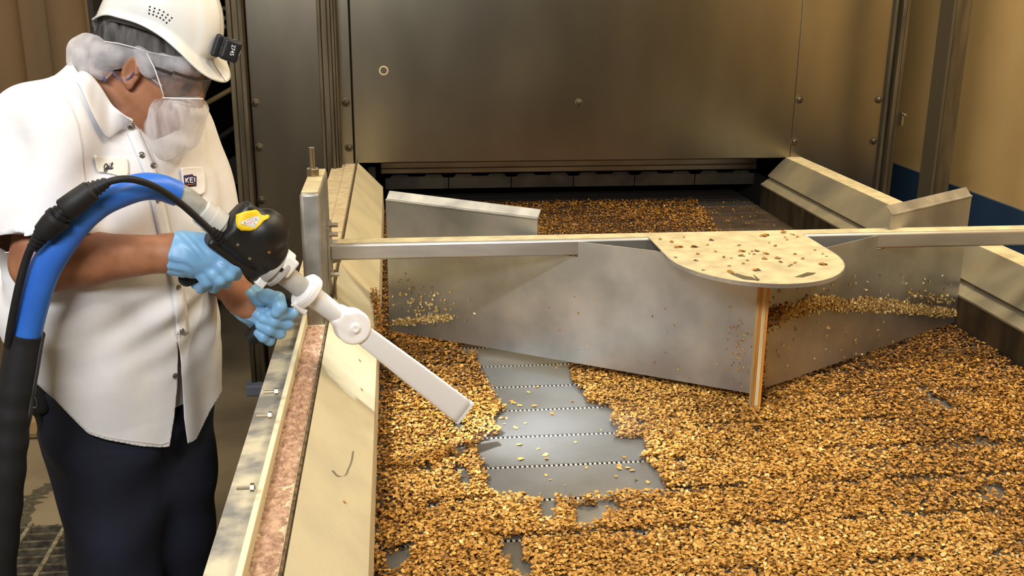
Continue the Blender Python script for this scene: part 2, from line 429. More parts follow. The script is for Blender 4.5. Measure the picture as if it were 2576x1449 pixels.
build('side_wall', MB().box((-.66,YP+.03,0),(-.64,8.0,3.7)), m_wall_dark, H)
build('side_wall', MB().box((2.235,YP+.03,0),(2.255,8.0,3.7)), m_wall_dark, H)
lp = at(2246,300,4.40); build('latch', MB().box((2.256,4.40,lp[2]-.03),(2.268,4.43,lp[2]+.028)).tube([(2.262,4.395,lp[2]+.02),(2.262,4.38,lp[2]+.02)], .008, 10), m_bolt, H, bevel=.003)
fp = at(643,975,4.40); build('foot', MB().box((-.69,4.36,0),(-.61,4.44,.05)), mat('foot_bluegrey', (120,130,150), .5), H, bevel=.006)
# soffit, header and hanging flaps over the belt
build('soffit', MB().prism([(-.174,YP+.02,1.03),(-.174,4.75,.975),(-.174,4.78,.975),(-.174,4.78,1.1),(-.174,YP+.02,1.1)], (1.948,0,0)), m_frame, H)
build('header_bar', MB().box((-.07,4.735,.928),(1.725,4.76,.952)).box((-.07,4.745,.95),(1.725,4.765,.98)), m_tube, H, bevel=.003)
m_flap = mat('flap_grey', (88,80,64), 0.6, 0.3, rgb2=(60,53,42), scale=9)  # flap colour darkened for the shade under the housing
for i in range(6):
    x0 = -.05+i*.2955; x1 = x0+.291
    P = [(x0,.853),(x1,.853),(x1,.905),(x1-.02,.905),(x1-.035,.921),(x1-.10,.921),(x1-.11,.911),(x1-.18,.911),(x1-.19,.921),(x0+.035,.921),(x0+.02,.905),(x0,.905)]
    build('hanging_flap', MB().prism([(x, 4.748, z) for x, z in P], (0,.004,0)), m_flap, H)
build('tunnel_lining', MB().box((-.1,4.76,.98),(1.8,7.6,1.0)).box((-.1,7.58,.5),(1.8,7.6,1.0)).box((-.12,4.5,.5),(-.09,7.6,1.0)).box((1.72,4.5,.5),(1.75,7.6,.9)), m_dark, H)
# bolts: washer and domed head
def bolt(c, ax, r, parent, mt=None):
    c = np.asarray(c, float)
    return build('bolt', MB().lathe(c, ax, [(0,r),(.003,r),(.004,r*.75),(.004,r*.62),(.010,r*.55),(.013,r*.3),(.010,r*.22)], 18), mt or m_frame, parent, smooth='auto')
for x, z in [(-.581,1.286),(-.578,1.098),(-.205,1.286),(-.199,1.094),(1.799,1.288),(1.793,1.10),(2.171,1.287),(2.168,1.10),(-.583,.868)]:
    bolt((x,YP,z), (0,-1,0), .0185, H)
bolt((.799,YP-.012,1.282), (0,-1,0), .0175, H)
wr = at(965,178,YP-.012)
build('weld_ring', MB().tube([wr+np.array([.017*math.cos(a),0,.017*math.sin(a)]) for a in np.linspace(0,2*math.pi,25)], .0035, 8, False), m_dust, H, smooth=True)

# ================================================================ GUARD RAILS EITHER SIDE OF THE BELT
YA = 0.85
RL = empty('belt_side_rail', (-.17,2.6,0), 'dusty cream guard rail along the left edge of the belt, with a crumb channel', 'rail')
build('sloped_guard', MB().prism([(-.165,YA,1.026),(-.163,YA,1.029),(-.058,YA,.919),(-.056,YA,.80),(-.062,YA,.80),(-.062,YA,.914)], (0,YP-YA,0)), m_dust2, RL)
build('channel_tray', MB().prism([(-.166,YA,1.028),(-.166,YA,1.0),(-.272,YA,1.0),(-.272,YA,1.02),(-.216,YA,1.02),(-.216,YA,1.024),(-.172,YA,1.024),(-.1715,YA,1.031),(-.167,YA,1.031)], (0,YP-YA,0)), m_channel, RL)
build('groove_seal', MB().box((-.1705,YA,1.02),(-.1655,YP,1.0325)), mat('seal_brown', (120,96,60), .9, rgb2=(60,48,32), scale=60), RL)
build('outer_flange', MB().prism([(-.2165,YA,1.0235),(-.274,YA,1.021),(-.274,YA,.94),(-.270,YA,.94),(-.270,YA,1.017),(-.2165,YA,1.02)], (0,1.66,0)), m_trim, RL)
build('guide_strip', MB().box((-.2225,YA,1.02),(-.2125,2.44,1.052)), m_white_strip, RL, bevel=.002)
for px, py in [(700,985),(640,1226),(684,1044)]:
    d = ray(px, py); t = (-.2225-CAM[0])/d[0]; p = CAM+d*t
    p[2] = max(p[2], 1.034)
    build('stud', MB().tube([p+[-.026,0,0], p+[.002,0,0]], .0032, 8).tube([p+[-.006,0,0], p+[0,0,0]], .0065, 6), m_bolt, RL)
mb = MB()
for y in (1.2,2.9,4.2): mb.box((-.25,y,0),(-.19,y+.06,1.0))
build('rail_leg', MB().box((-.25,1.2,0),(-.19,1.26,1.0)), m_post, RL); build('rail_leg', MB().box((-.25,3.9,0),(-.19,3.96,1.0)), m_post, RL)
build('inner_skirt', MB().box((-.075,YA,.62),(-.0695,YP,.86)), m_frame, RL)
RR = empty('belt_side_rail', (1.75,2.6,0), 'steel guard rail along the right edge of the belt, before the blue and tan wall', 'rail')
build('top_strip', MB().box((1.757,YA,1.0),(1.832,YP,1.030)), m_dust, RR, bevel=.002)
build('sloped_guard', MB().prism([(1.757,YA,1.027),(1.757,YA,1.0),(1.69,YA,.935),(1.681,YA,.945)], (0,YP-YA,0)), mat('guard_dusty', (140,130,104), .6, .25, rgb2=(108,102,88), scale=4), RR)
build('guard_gap', MB().box((1.69,YA,.92),(1.70,YP,.95)), m_dark, RR)
build('ledge', MB().prism([(1.69,YA,.934),(1.652,YA,.908),(1.652,YA,.902),(1.70,YA,.92)], (0,YP-YA,0)), mat('ledge_steel', (142,132,106), .6, .2, rgb2=(120,112,92), scale=9), RR)
build('inner_skirt', MB().box((1.657,YA,.62),(1.662,YP,.906)), m_frame, RR)
build('outer_skirt', MB().box((1.826,YA,.45),(1.832,YP,1.0)), m_post, RR)
for y in (1.2,3.9): build('rail_leg', MB().box((1.765,y,0),(1.82,y+.06,1.0)), m_post, RR)

# ================================================================ CONVEYOR BELT
def belt_material():
    M = mat('perforated_steel', (136,134,128), 0.34, 0.4, rgb2=(112,108,99), scale=5.0)
    N = M.node_tree.nodes; L = M.node_tree.links; B = N['Principled BSDF']
    src = B.inputs['Base Color'].links[0].from_socket
    tc = [n for n in N if n.type == 'TEX_COORD'][0]
    v = N.new('ShaderNodeTexVoronoi'); v.inputs['Scale'].default_value = 240.0; v.inputs['Randomness'].default_value = 0.0; v.voronoi_dimensions = '2D'
    mp = N.new('ShaderNodeMapping'); mp.inputs['Rotation'].default_value = (0,0,.785); L.new(tc.outputs['Object'], mp.inputs['Vector']); L.new(mp.outputs['Vector'], v.inputs['Vector'])
    r = N.new('ShaderNodeValToRGB'); r.color_ramp.elements[0].position = .26; r.color_ramp.elements[1].position = .34
    r.color_ramp.elements[0].color = (.02,.018,.014,1); r.color_ramp.elements[1].color = (1,1,1,1)
    L.new(v.outputs['Distance'], r.inputs['Fac'])
    mx = N.new('ShaderNodeMix'); mx.data_type = 'RGBA'; mx.blend_type = 'MULTIPLY'; mx.inputs[0].default_value = 1.0
    L.new(src, mx.inputs[6]); L.new(r.outputs['Color'], mx.inputs[7]); L.new(mx.outputs[2], B.inputs['Base Color'])
    return M
m_belt = belt_material()
m_belt_deep_shade = mat('belt_deep_shade', (34,27,20), .9)  # near-black slats: shadow by the flaps put into the colour
m_belt_shaded = mat('belt_shaded', (74,56,38), .8, .1, rgb2=(50,38,26), scale=14, bump=.3, bscale=120)  # rear slats browned to carry the housing's shade on the belt
ZB = 0.8
BL = empty('conveyor_belt', (.796,2.6,.76), 'wide perforated steel slat belt running under the plough into the dryer', 'conveyor belt')
HY = [1.6802+.1486*k for k in range(-5, 30)]
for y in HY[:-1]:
    build('slat', MB().box((-.068,y+.005,ZB-.003),(1.657,y+.1486-.005,ZB)), m_belt if y < 2.6 else (m_belt_shaded if y < 4.5 else m_belt_deep_shade), BL)
m_kn = mat('hinge_knuckle', (206,200,186), .35, .7)
for y in HY[:-6]:
    mb = MB()
    for i in range(165): mb.box((-.065+i*.0105,y-.0045,ZB-.006),(-.0598+i*.0105,y+.0035,ZB-.0002))
    build('hinge_row', mb, m_kn, BL)
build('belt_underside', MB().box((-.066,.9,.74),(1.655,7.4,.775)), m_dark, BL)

# ================================================================ FLAKES
m_flake = bpy.data.materials.new('toasted_flake'); m_flake.use_nodes = True
def flake_nodes(M, stops, rough):
    N = M.node_tree.nodes; L = M.node_tree.links; B = N['Principled BSDF']; B.inputs['Roughness'].default_value = rough
    a = N.new('ShaderNodeAttribute'); a.attribute_name = 'tone'
    r = N.new('ShaderNodeValToRGB'); e = r.color_ramp.elements
    e[0].position, e[0].color = stops[0][0], lin(stops[0][1]); e[1].position, e[1].color = stops[-1][0], lin(stops[-1][1])
    for p, c in stops[1:-1]: q = e.new(p); q.color = lin(c)
    L.new(a.outputs['Fac'], r.inputs['Fac']); L.new(r.outputs['Color'], B.inputs['Base Color'])
    B.inputs['Specular IOR Level'].default_value = 0.35
flake_nodes(m_flake, [(0,(78,50,24)),(.2,(122,82,34)),(.5,(184,132,54)),(.8,(214,166,82)),(1,(238,206,140))], .52)
m_flake_pale = bpy.data.materials.new('raw_flake'); m_flake_pale.use_nodes = True
flake_nodes(m_flake_pale, [(0,(92,68,34)),(.4,(160,128,70)),(.75,(196,166,100)),(1,(226,206,156))], .7)
rng = np.random.default_rng(7)
def flakes(P, Nrm, size, tone, curl=.35):
    "P (n,3) centres, Nrm (n,3) facing, size (n,), tone (n,) -> curled irregular petals"
    n = len(P); Nrm = Nrm/np.linalg.norm(Nrm, axis=1)[:,None]
    t = np.cross(Nrm, rng.normal(size=(n,3))); t /= np.linalg.norm(t, axis=1)[:,None]; b = np.cross(Nrm, t)
    V = np.zeros((n,8,3)); cu = rng.uniform(-.3,1,n)*curl
    V[:,0] = P-Nrm*(cu*size*.35)[:,None]
    for j in range(7):
        a = 2*math.pi*j/7+rng.uniform(-.25,.25,n); r = size*rng.uniform(.72,1.12,n)
        h = size*(cu*.5+curl*.45*np.cos(2*a+rng.uniform(0,6.28)))+rng.normal(0,.10,n)*size
        V[:,j+1] = P+t*(r*np.cos(a))[:,None]+b*(r*np.sin(a)*.85)[:,None]+Nrm*h[:,None]
    base = (np.arange(n)*8)[:,None]; F = np.concatenate([np.concatenate([base, base+1+j, base+1+(j+1)%7], 1) for j in range(7)])
    return V.reshape(-1,3), F, np.repeat(tone, 8)
def flake_mesh(name, V, F, tone, mt, origin, parent=None):
    me = bpy.data.meshes.new(name); V = V-np.asarray(origin)
    me.vertices.add(len(V)); me.vertices.foreach_set('co', V.astype(np.float32).ravel())
    me.loops.add(F.size); me.loops.foreach_set('vertex_index', F.astype(np.int32).ravel())
    me.polygons.add(len(F)); me.polygons.foreach_set('loop_start', (np.arange(len(F))*3).astype(np.int32))
    me.polygons.foreach_set('loop_total', np.full(len(F), 3, np.int32))
    me.polygons.foreach_set('use_smooth', np.ones(len(F), bool))
    me.update(calc_edges=True)
    at_ = me.attributes.new('tone', 'FLOAT', 'POINT'); at_.data.foreach_set('value', tone.astype(np.float32))
    me.materials.append(mt); o = bpy.data.objects.new(name, me); col.objects.link(o); o.location = origin
    if parent is not None: o.parent = parent; o.location = np.asarray(origin)-wloc(parent)
    return o
def inside(poly, x, y):
    c = np.zeros(len(x), bool); n = len(poly)
    for i in range(n):
        x1, y1 = poly[i][:2]; x2, y2 = poly[(i+1)%n][:2]
        k = ((y1 > y) != (y2 > y)); c ^= k & (x < (x2-x1)*(y-y1)/((y2-y1) or 1e-9)+x1)
    return c
_lat = rng.uniform(0, 1, (64,64))
def vnoise(x, y, s):
    x, y = x*s, y*s; i, j = np.floor(x).astype(int), np.floor(y).astype(int); fx, fy = x-i, y-j
    fx, fy = fx*fx*(3-2*fx), fy*fy*(3-2*fy)
    g = lambda a, b: _lat[a%64, b%64]
    return (g(i,j)*(1-fx)+g(i+1,j)*fx)*(1-fy)+(g(i,j+1)*(1-fx)+g(i+1,j+1)*fx)*fy
def fbm(x, y, s): return (vnoise(x,y,s)*4+vnoise(x+9,y+3,s*2.1)*2+vnoise(x+5,y+17,s*4.3))/7
# the patch blown clear of flakes, in metres on the belt
BARE = [tuple(onz(px, py, ZB)[:2]) for px, py in [(1150,862),(1435,890),(1432,925),(1436,960),(1470,1000),(1478,1014),(1532,1028),(1540,1060),(1558,1082),(1545,1102),(1616,1108),(1625,1140),(1592,1162),(1630,1172),(1658,1205),(1668,1246),(1520,1256),(1440,1262),(1275,1258),(1222,1232),(1222,1178),(1205,1160),(1196,1122),(1248,1096),(1246,1060),(1270,1034),(1240,985),(1212,930),(1196,900)]]
HOLES = [(onz(px, py, ZB)[:2], r) for px, py, r in [(1480,1296,.028),(1470,1315,.02),(1375,1275,.018),(1368,1300,.014),(1290,1388,.026),(1312,1430,.022),(1318,1435,.018),(1150,1078,.018),(1160,1140,.02),(1075,1190,.014),(1170,1215,.018),(1160,1190,.015),(1140,1160,.01),(1000,1420,.022),(1002,1400,.016),(1085,1282,.012),(1610,1175,.02),(1640,1200,.018),(1710,1165,.012),(1720,1190,.012),(1620,1352,.012),(1605,1070,.012),(2300,960,.014),(2325,985,.018),(2350,1010,.02),(2385,1030,.02),(1540,1284,.014),(1515,1275,.016),(2480,1120,.02),(2500,1240,.018),(1180,880,.03),(1800,1170,.012),(2470,1250,.012),(1900,1090,.014)]]
def bed(n, y0, y1, layers, thin, tone0):
    x = rng.uniform(-.062, 1.652, n); y = rng.uniform(y0, y1, n)
    wx = x+.016*(fbm(x,y,28)-.5)*2; wy = y+.016*(fbm(x+4,y+7,28)-.5)*2
    keep = ~inside(BARE, wx, wy)
    for (c, r) in HOLES: keep &= (wx-c[0])**2+((wy-c[1])*.7)**2 > (r*1.0)**2
    lowf = fbm(x+3, y+1, 5.0)
    hd = np.abs((y-HY[0]+.0743)%.1486-.0743)         # flakes drop into the hinge gaps here and there
    keep &= ~((hd < .0078) & (fbm(x*1.0,y+.3,9.0) < .50))
    keep &= rng.uniform(0, 1, n) < thin(x, y, lowf)
    x, y, lowf = x[keep], y[keep], lowf[keep]; k = len(x)
    lay = np.minimum(rng.integers(0, layers+2, k), rng.integers(0, layers+2, k)).clip(0, layers-1)
    z = ZB+.0022+lay*.0036+rng.uniform(0, .003, k)
    N = np.stack([rng.normal(0,.34,k), rng.normal(0,.34,k), np.ones(k)], 1)
    size = rng.uniform(.0029, .0050, k)*np.where(rng.uniform(0,1,k) < .12, 1.25, 1)
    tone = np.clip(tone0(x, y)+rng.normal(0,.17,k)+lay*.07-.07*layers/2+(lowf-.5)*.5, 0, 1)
    return flakes(np.stack([x,y,z],1), N, size, tone)
def thin_front(x, y, lf):
    edge = np.clip((x+.062)/.10, 0, 1)
    t = np.clip(1.15+.9*(lf-.5), .25, 1)*(0.45+.55*edge)
    return np.where(x > .95, t*(.62+.5*(fbm(x,y,11)-.35)), t)
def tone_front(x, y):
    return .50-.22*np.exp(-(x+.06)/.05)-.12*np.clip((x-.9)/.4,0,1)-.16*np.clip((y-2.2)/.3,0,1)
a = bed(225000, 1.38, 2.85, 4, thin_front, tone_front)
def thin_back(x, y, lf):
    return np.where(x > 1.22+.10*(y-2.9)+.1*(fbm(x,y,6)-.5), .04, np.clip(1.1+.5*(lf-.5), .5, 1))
b_ = bed(68000, 2.85, 4.63, 4, thin_back, lambda x, y: np.full_like(x, .24))  # rear flakes toned darker, with the housing's shade in their colour
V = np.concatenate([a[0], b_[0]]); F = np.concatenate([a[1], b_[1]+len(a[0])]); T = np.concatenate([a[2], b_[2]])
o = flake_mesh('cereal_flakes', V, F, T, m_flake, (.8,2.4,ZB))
tag(o, 'golden brown toasted cereal flakes spread over the steel belt', 'cereal flakes', kind='stuff')
# single flakes lying apart: on the blown-clear slats, the half-round shelf and the rail
def loose(pts, label, group, ztop, mt, lo, hi):
    protos = []
    for k in range(6):
        n_ = 1 if k < 4 else 3
        Pp = np.stack([rng.normal(0,.003,n_)*(n_>1), rng.normal(0,.003,n_)*(n_>1), np.full(n_,.0016)], 1)
        Vv, Ff, Tt = flakes(Pp, np.stack([rng.normal(0,.25,n_), rng.normal(0,.25,n_), np.ones(n_)],1), rng.uniform(.0034,.0052,n_), rng.uniform(lo,hi,n_))
        me = flake_mesh('loose_flake', Vv, Ff, Tt, mt, (0,0,0)); protos.append(me)
    used = set()
    for i, (p, s) in enumerate(pts):
        k = i % 6
        if k in used:
            o = protos[k].copy(); col.objects.link(o)
        else: o = protos[k]; used.add(k)
        o.location = (p[0], p[1], ztop); o.scale = (s,s,min(s,1.2)); o.rotation_euler = (0,0,rng.uniform(0,6.28))
        tag(o, label, 'cereal flake', group)
    for k in range(6):
        if k not in used: bpy.data.objects.remove(protos[k])
PB = [(1300,1078,1),(1330,968+20,1.1),(1352,975,1),(1322,1066,.9),(1440,1010,.8),(1290,1012,1.5),(1270,1020,1.5),(1308,1021,1.5),(1345,1022,1.6),(1296,1078,1.6),(1389,1044,1.4),(1268,1055,1.3),(1268,1068,1),(1305,1120,1.6),(1310,1156,1.6),(1372,1146,1.5),(1376,1155,1.1),(1356,1131,.7),(1448,1114,1),(1374,1197,1),(1384,1208,.7),(1475,1178,1),(1570,1154,1),(1562,1175,1.6),(1578,1178,1.6),(1590,1185,1.4),(1550,1200,.9),(1600,1208,1),(1566,1235,1.4),(1584,1232,1.6),(1626,1234,1.7),(1630,1215,1.2),(1500,1239,1.3),(1308,1245,1.6),(1322,1243,1.4),(1293,1246,1.1),(1420,1222,.6),(1512,1083,.7)]
loose([(onz(px,py,ZB), s) for px, py, s in PB], 'toasted flake lying apart on the bare grey slats', 'loose flakes on the cleared belt slats', ZB+.0003, m_flake, .35, .8)
# ================================================================ CROSS BEAM AND PLOUGH
CB = empty('cross_beam', (.9,2.52,1.145), 'long square steel tube spanning the belt, cream with dust on top', 'beam')
build('beam_tube', MB().box((-.168,2.495,1.124),(2.3,2.552,1.166)), m_tube, CB, bevel=.006, smooth='auto')
build('dust_layer', MB().box((-.150,2.502,1.1655),(2.29,2.546,1.1672)), m_dust, CB)
build('end_plate', MB().box((-.171,2.47,1.08),(-.166,2.58,1.21)), m_tube, CB)
for px, py in [(829,566),(829,590),(838,655),(832,690)]:
    d = ray(px, py); p = CAM+d*((-.166)/d[0]); p = np.array([-.166,p[1],p[2]])
    build('bolt', MB().lathe(p, (1,0,0), [(0,.008),(.004,.008),(.004,.006),(.02,.006)], 6), m_bolt, CB)
build('hinge_rod', MB().tube([(-.158,2.5,1.10),(-.158,2.5,.99)], .003, 8), m_bolt, CB)
build('beam_stand', MB().box((2.24,2.49,0),(2.30,2.55,1.13)), m_post, CB)

PL = empty('plough', (.845,2.45,.83), 'V-shaped stainless plough standing across the belt with flakes stuck to it', 'plough')
AP, LE, RE = np.array([.845,2.25]), np.array([-.03,2.80]), np.array([1.635,2.725])
def plate_pt(E, s, z): q = AP+(E-AP)*s; return np.array([q[0], q[1], z])
def on_plate(E, px, py):
    n = np.array([-(E-AP)[1], (E-AP)[0], 0.]); d = ray(px, py); t = ((np.array([AP[0],AP[1],0])-CAM)@n)/(d@n); return CAM+d*t
def s_of(E, p): return float((np.array(p[:2])-AP)@(E-AP)/((E-AP)@(E-AP)))
for E, (fx, fy), ztop in [(LE, (1352,562), None), (RE, (2246,532), None)]:
    sf = s_of(E, on_plate(E, fx, fy)); sb = (2.495-AP[1])/(E-AP)[1]; sb2 = (2.552-AP[1])/(E-AP)[1]
    zb, zt, zh = .832, 1.160, 1.212
    out = nrm(np.array([-(E-AP)[1], (E-AP)[0], 0])); out = out if out[1] > 0 else -out
    P = [plate_pt(E,0,zb), plate_pt(E,1,zb), plate_pt(E,1,zh), plate_pt(E,sf,zh-.004), plate_pt(E,sf,1.12), plate_pt(E,sb,1.12), plate_pt(E,sb,zt), plate_pt(E,0,zt)]
    pl = build('plough_plate', MB().prism(P, out*.004), m_steel2, PL)
    fl = [plate_pt(E,1,zh-.001), plate_pt(E,1,zh+.022)+out*.02, plate_pt(E,sf,zh+.016)+out*.02, plate_pt(E,sf,zh-.005)]
    build('flange', MB().prism(fl, out*.003).tube([fl[0]+out*.002, fl[3]+out*.002], .0042, 10), m_post, pl, smooth='auto')
SX0, SX1, SCX = .636, 1.046, .841
U = [(SX0,2.494),(SX0,2.36)]+[(SCX-.205*math.cos(a), 2.30-.245*math.sin(a)) for a in np.linspace(.0, math.pi, 33)]+[(SX1,2.36),(SX1,2.494)]
build('half_round_shelf', MB().prism([(x,y,1.1662) for x,y in U], (0,0,.003)), m_dust, PL)
rim = U[1:-1]
mb = MB()
for i in range(len(rim)-1):
    (xa,ya),(xb,yb) = rim[i], rim[i+1]
    n = nrm(np.array([yb-ya, -(xb-xa), 0])); n = -n if n@np.array([xa-SCX, ya-2.4, 0]) < 0 else n
    mb.prism([(xa,ya,1.1692),(xb,yb,1.1692),(xb,yb,1.160),(xa,ya,1.160)], n*.002)
build('shelf_rim', mb, m_tube, PL)
m_mark = mat('bare_steel_mark', (92,84,62), .5, .3)
for pts in [[(1838,690),(1852,688),(1872,694),(1893,698),(1906,706),(1870,703)],[(2000,697),(2030,686),(2052,687),(2046,691),(2020,698)],[(1895,690),(1912,705),(1904,707)]]:
    build('bare_mark', MB().prism([onz(x,y,1.1692) for x,y in pts], (0,0,.0008)), m_mark, PL)
# laminated wood strip at the plough nose
WS = empty('wood_strip', (.858,2.226,.803), 'upright laminated wood strip at the plough nose under the half-round shelf', 'wood strip')
cA = np.array([.852,2.228]); ux = nrm(np.array([.93,-.36,0])); uy = np.array([-ux[1],ux[0],0]); off = -.015
for wd, c in [(.0085,(186,150,92)),(.005,(214,138,40)),(.009,(236,212,160)),(.006,(222,150,56))]:
    a0 = np.array([cA[0],cA[1],0])+ux*off; b0 = a0+ux*wd; dp = uy*.022
    z0, z1 = .804, 1.162
    build('ply', MB().prism([a0-dp*.5+[0,0,z0+.0], b0-dp*.5+[0,0,z0], b0-dp*.5+[0,0,z1], a0-dp*.5+[0,0,z1]], dp), mat('ply_wood', c, .55, 0, .22, 24.0, stretch=(3,3,.15)), WS, bevel=.001)
    off += wd
# flakes caked on the plough
def caked(E, name, label, pts, mt, lo, hi, size, side=-1, lift=.004):
    P = []; n3 = nrm(np.array([-(E-AP)[1], (E-AP)[0], 0])); n3 = n3 if n3[1] < 0 else -n3
    for px, py in pts:
        p = on_plate(E, px, py)
        if -.02 < s_of(E, p) < 1.0: P.append(p+n3*rng.uniform(.0005, lift))
    P = np.array(P); k = len(P)
    N = np.tile(n3, (k,1))+rng.normal(0,.45,(k,3))
    V, F, T = flakes(P, N, rng.uniform(size*.6,size*1.15,k), np.clip(rng.uniform(lo,hi,k),0,1))
    o = flake_mesh(name, V, F, T, mt, tuple(P.mean(0))); return tag(o, label, 'cereal flakes', kind='stuff')
def band(path, wd, n, jit=1.0):
    path = np.array(path, float); L = np.r_[0, np.cumsum(np.linalg.norm(np.diff(path, axis=0), axis=1))]
    t = rng.uniform(0, L[-1], n); x = np.interp(t, L, path[:,0]); y = np.interp(t, L, path[:,1]); ww = np.interp(t, L, np.asarray(wd, float))
    return np.stack([x+rng.normal(0,3,n), y+np.clip(rng.normal(0,.5,n),-1.1,1.1)*ww], 1)
pr = np.concatenate([band([(1932,834),(1950,815),(1990,785),(2030,768),(2075,760),(2130,768),(2180,764),(2240,770),(2300,776),(2350,784),(2395,786),(2412,786)], [5,10,15,22,20,15,19,17,13,12,11,5], 3200), band([(1928,812),(1935,800),(1960,790),(1990,775)], [14,24,24,14], 260), band([(2285,740),(2320,745),(2345,750),(2400,760)], [16,24,20,10], 90), rng.uniform((1930,690),(2395,800),(70,2)), rng.uniform((1940,800),(2250,930),(60,2))])
caked(RE, 'caked_flakes', 'pale flakes caked in a band along the right plough plate', pr, m_flake_pale, .4, 1.0, .0046)
caked(RE, 'caked_flakes', 'brown wet flakes caked beside the wood strip', np.concatenate([band([(1930,800),(1945,790),(1965,780)], [22,20,14], 150), band([(1916,870),(1915,900),(1912,950),(1906,990)], [18,14,18,8], 110)]), m_flake, .05, .45, .0046, lift=.012)
pl_ = np.concatenate([band([(985,810),(1060,804),(1137,797)], [7,10,9], 420), rng.normal((1085,765),(38,22),(95,2)), rng.normal((1020,740),(20,30),(18,2)), np.array([(1020,689),(1026,705)])])
caked(LE, 'caked_flakes', 'pale flakes caked on the left end of the plough', pl_, m_flake_pale, .3, 1.0, .0048)
caked(LE, 'caked_flakes', 'brown specks stuck to the left plate near the wood strip', np.concatenate([rng.normal((1862,900),(16,46),(60,2)), rng.uniform((1250,740),(1860,960),(26,2))]), m_flake, .1, .6, .0030, lift=.002)
# flakes lying on the shelf
PSH = [(1661,603),(1690,610),(1720,598),(1755,640),(1708,624),(1745,620),(1780,618),(1800,634),(1820,648),(1840,650),(1865,634),(1862,645),(1885,640),(1892,634),(1898,640),(1905,632),(1925,640),(1928,652),(1822,648),(1880,656),(1835,670),(1770,680),(1832,685),(1902,682),(1990,668),(1985,670),(2000,662),(2068,666),(2075,668),(1976,584),(1990,590),(1980,604),(1975,598),(1996,592),(1918,596),(1928,595),(2005,597),(2050,630),(2070,640),(2080,645),(1968,660),(1960,650),(2020,652),(2000,640),(1870,664),(1700,648),(1754,656),(1700,668),(1790,604),(1950,620),(1935,612),(1860,618)]
loose([(onz(px,py,1.1692), (1.0+.9*rng.random())*(1.4 if px in (1755,1905,2068,1976) else 1)) for px,py in PSH if not (px == 1700 and py == 668)], 'brown flake lying loose on the cream half-round shelf', 'loose flakes on the half-round shelf', 1.1695, m_flake, .05, .4)
# heap of flakes on the inner edge of the left rail
def on_guard(px, py):
    n = nrm(np.array([.110,0,.105])); d = ray(px, py); t = ((np.array([-.163,0,1.029])-CAM)@n)/(d@n); return CAM+d*t, n
def heap(name, label, pts, mt, lo, hi, size, lift):
    P = []
    for px, py in pts:
        p, n = on_guard(px, py); P.append(p+n*rng.uniform(.001, lift))
    P = np.array(P); k = len(P); V, F, T = flakes(P, rng.normal(0,.5,(k,3))+[.6,0,.7], rng.uniform(size*.6,size*1.2,k), rng.uniform(lo,hi,k))
    return tag(flake_mesh(name, V, F, T, mt, tuple(P.mean(0))), label, 'cereal flakes', kind='stuff')
heap('flake_heap', 'small brown heap of flakes on the inner edge of the left rail behind the nozzle', band([(932,742),(938,760),(944,790),(946,820),(944,845)], [14,20,20,18,8], 460), m_flake, .12, .55, .0046, .02)
LR = [(904,907),(909,980),(790,1000),(700,1010),(905,1225),(890,1250),(683,985)]
loose([(on_guard(px,py)[0], 1.3) for px,py in [(904,907),(909,980),(865,1262)]], 'toasted flake lying on the cream slope of the left rail', 'loose flakes on the left rail', 0, m_flake, .3, .7)
for o in list(col.objects):
    if o.get('group') == 'loose flakes on the left rail':
        t = (o.location.x+.165)/.107; o.location.z = 1.0295-.112*t+.001; o.rotation_euler = (0,.80,0)
# scuff mark on the left rail
mb = MB()
scuff = smooth_pts([on_guard(*p)[0]+on_guard(*p)[1]*.0006 for p in [(836,1184),(850,1198),(868,1196),(876,1180),(884,1160),(888,1135)]], 6)
for i in range(len(scuff)-1):
    a, b = scuff[i], scuff[i+1]; sd = np.array([0.0,.0035,0])+.002*np.array([.7,0,-.7]); mb.add([a-sd,b-sd,b+sd,a+sd], [(0,1,2,3)])
build('scuff_mark', mb, mat('scuff_grey', (120,118,104), .8), RL)

# crumbs packed in the channel
nx, ny = 16, 420
gx = np.linspace(-.212,-.172,nx); gy = np.linspace(.9,2.32,ny); GX, GY = np.meshgrid(gx, gy, indexing='ij')
hh = fbm(GX*1.0,GY*1.0,60)*.6+vnoise(GX,GY,170)*.5+vnoise(GX+2,GY,330)*.35+rng.uniform(0,.12,GX.shape)
env = np.clip(1.25-np.abs(GX+.195)/.023,0,1)*np.clip((2.30-GY)/.03,0,1)*np.clip(1.3*fbm(GX*.6,GY,7),.25,1)
GZ = 1.0225+env*np.clip(hh-.35,0,2)*.022
rows = [[(GX[i,j],GY[i,j],GZ[i,j]) for i in range(nx)] for j in range(ny)]
o = build('channel_crumbs', MB().grid(rows), m_crumb, origin=(-.192,1.6,1.0225)); tag(o, 'pinkish brown crumbs packed in the channel beside the white strip', 'crumbs', kind='stuff')

# upright post on the rail
SP = empty('support_post', (-.194,2.45,1.0), 'short grey square post on the left rail with a threaded rod on top', 'post')
build('post_tube', MB().box((-.2165,2.30,1.015),(-.1715,2.60,1.335)), m_post, SP, bevel=.008, smooth='auto')
build('dust_cap', MB().box((-.213,2.305,1.3335),(-.175,2.596,1.3375)), m_dust, SP, bevel=.003)
rp = at(784,440,2.50); rp = np.array([-.200,2.50,1.336])
build('threaded_rod', MB().tube([rp, rp+[0,0,.07]], .0075, 14), m_bolt, SP, smooth='auto')
build('nut', MB().lathe(rp, (0,0,1), [(0,.0165),(.020,.0165)], 6), m_bolt, SP, bevel=.002)
# post against the right wall
RP = empty('wall_post', (2.26,4.05,0), 'tall dark steel post standing before the tan right wall', 'post')
build('post_face', MB().box((2.228,4.0,0),(2.29,4.012,4.3)), m_frame, RP)
build('post_side', MB().box((2.216,4.004,0),(2.229,4.11,4.3)), mat('post_shade', (74,64,46), .75, .2), RP)
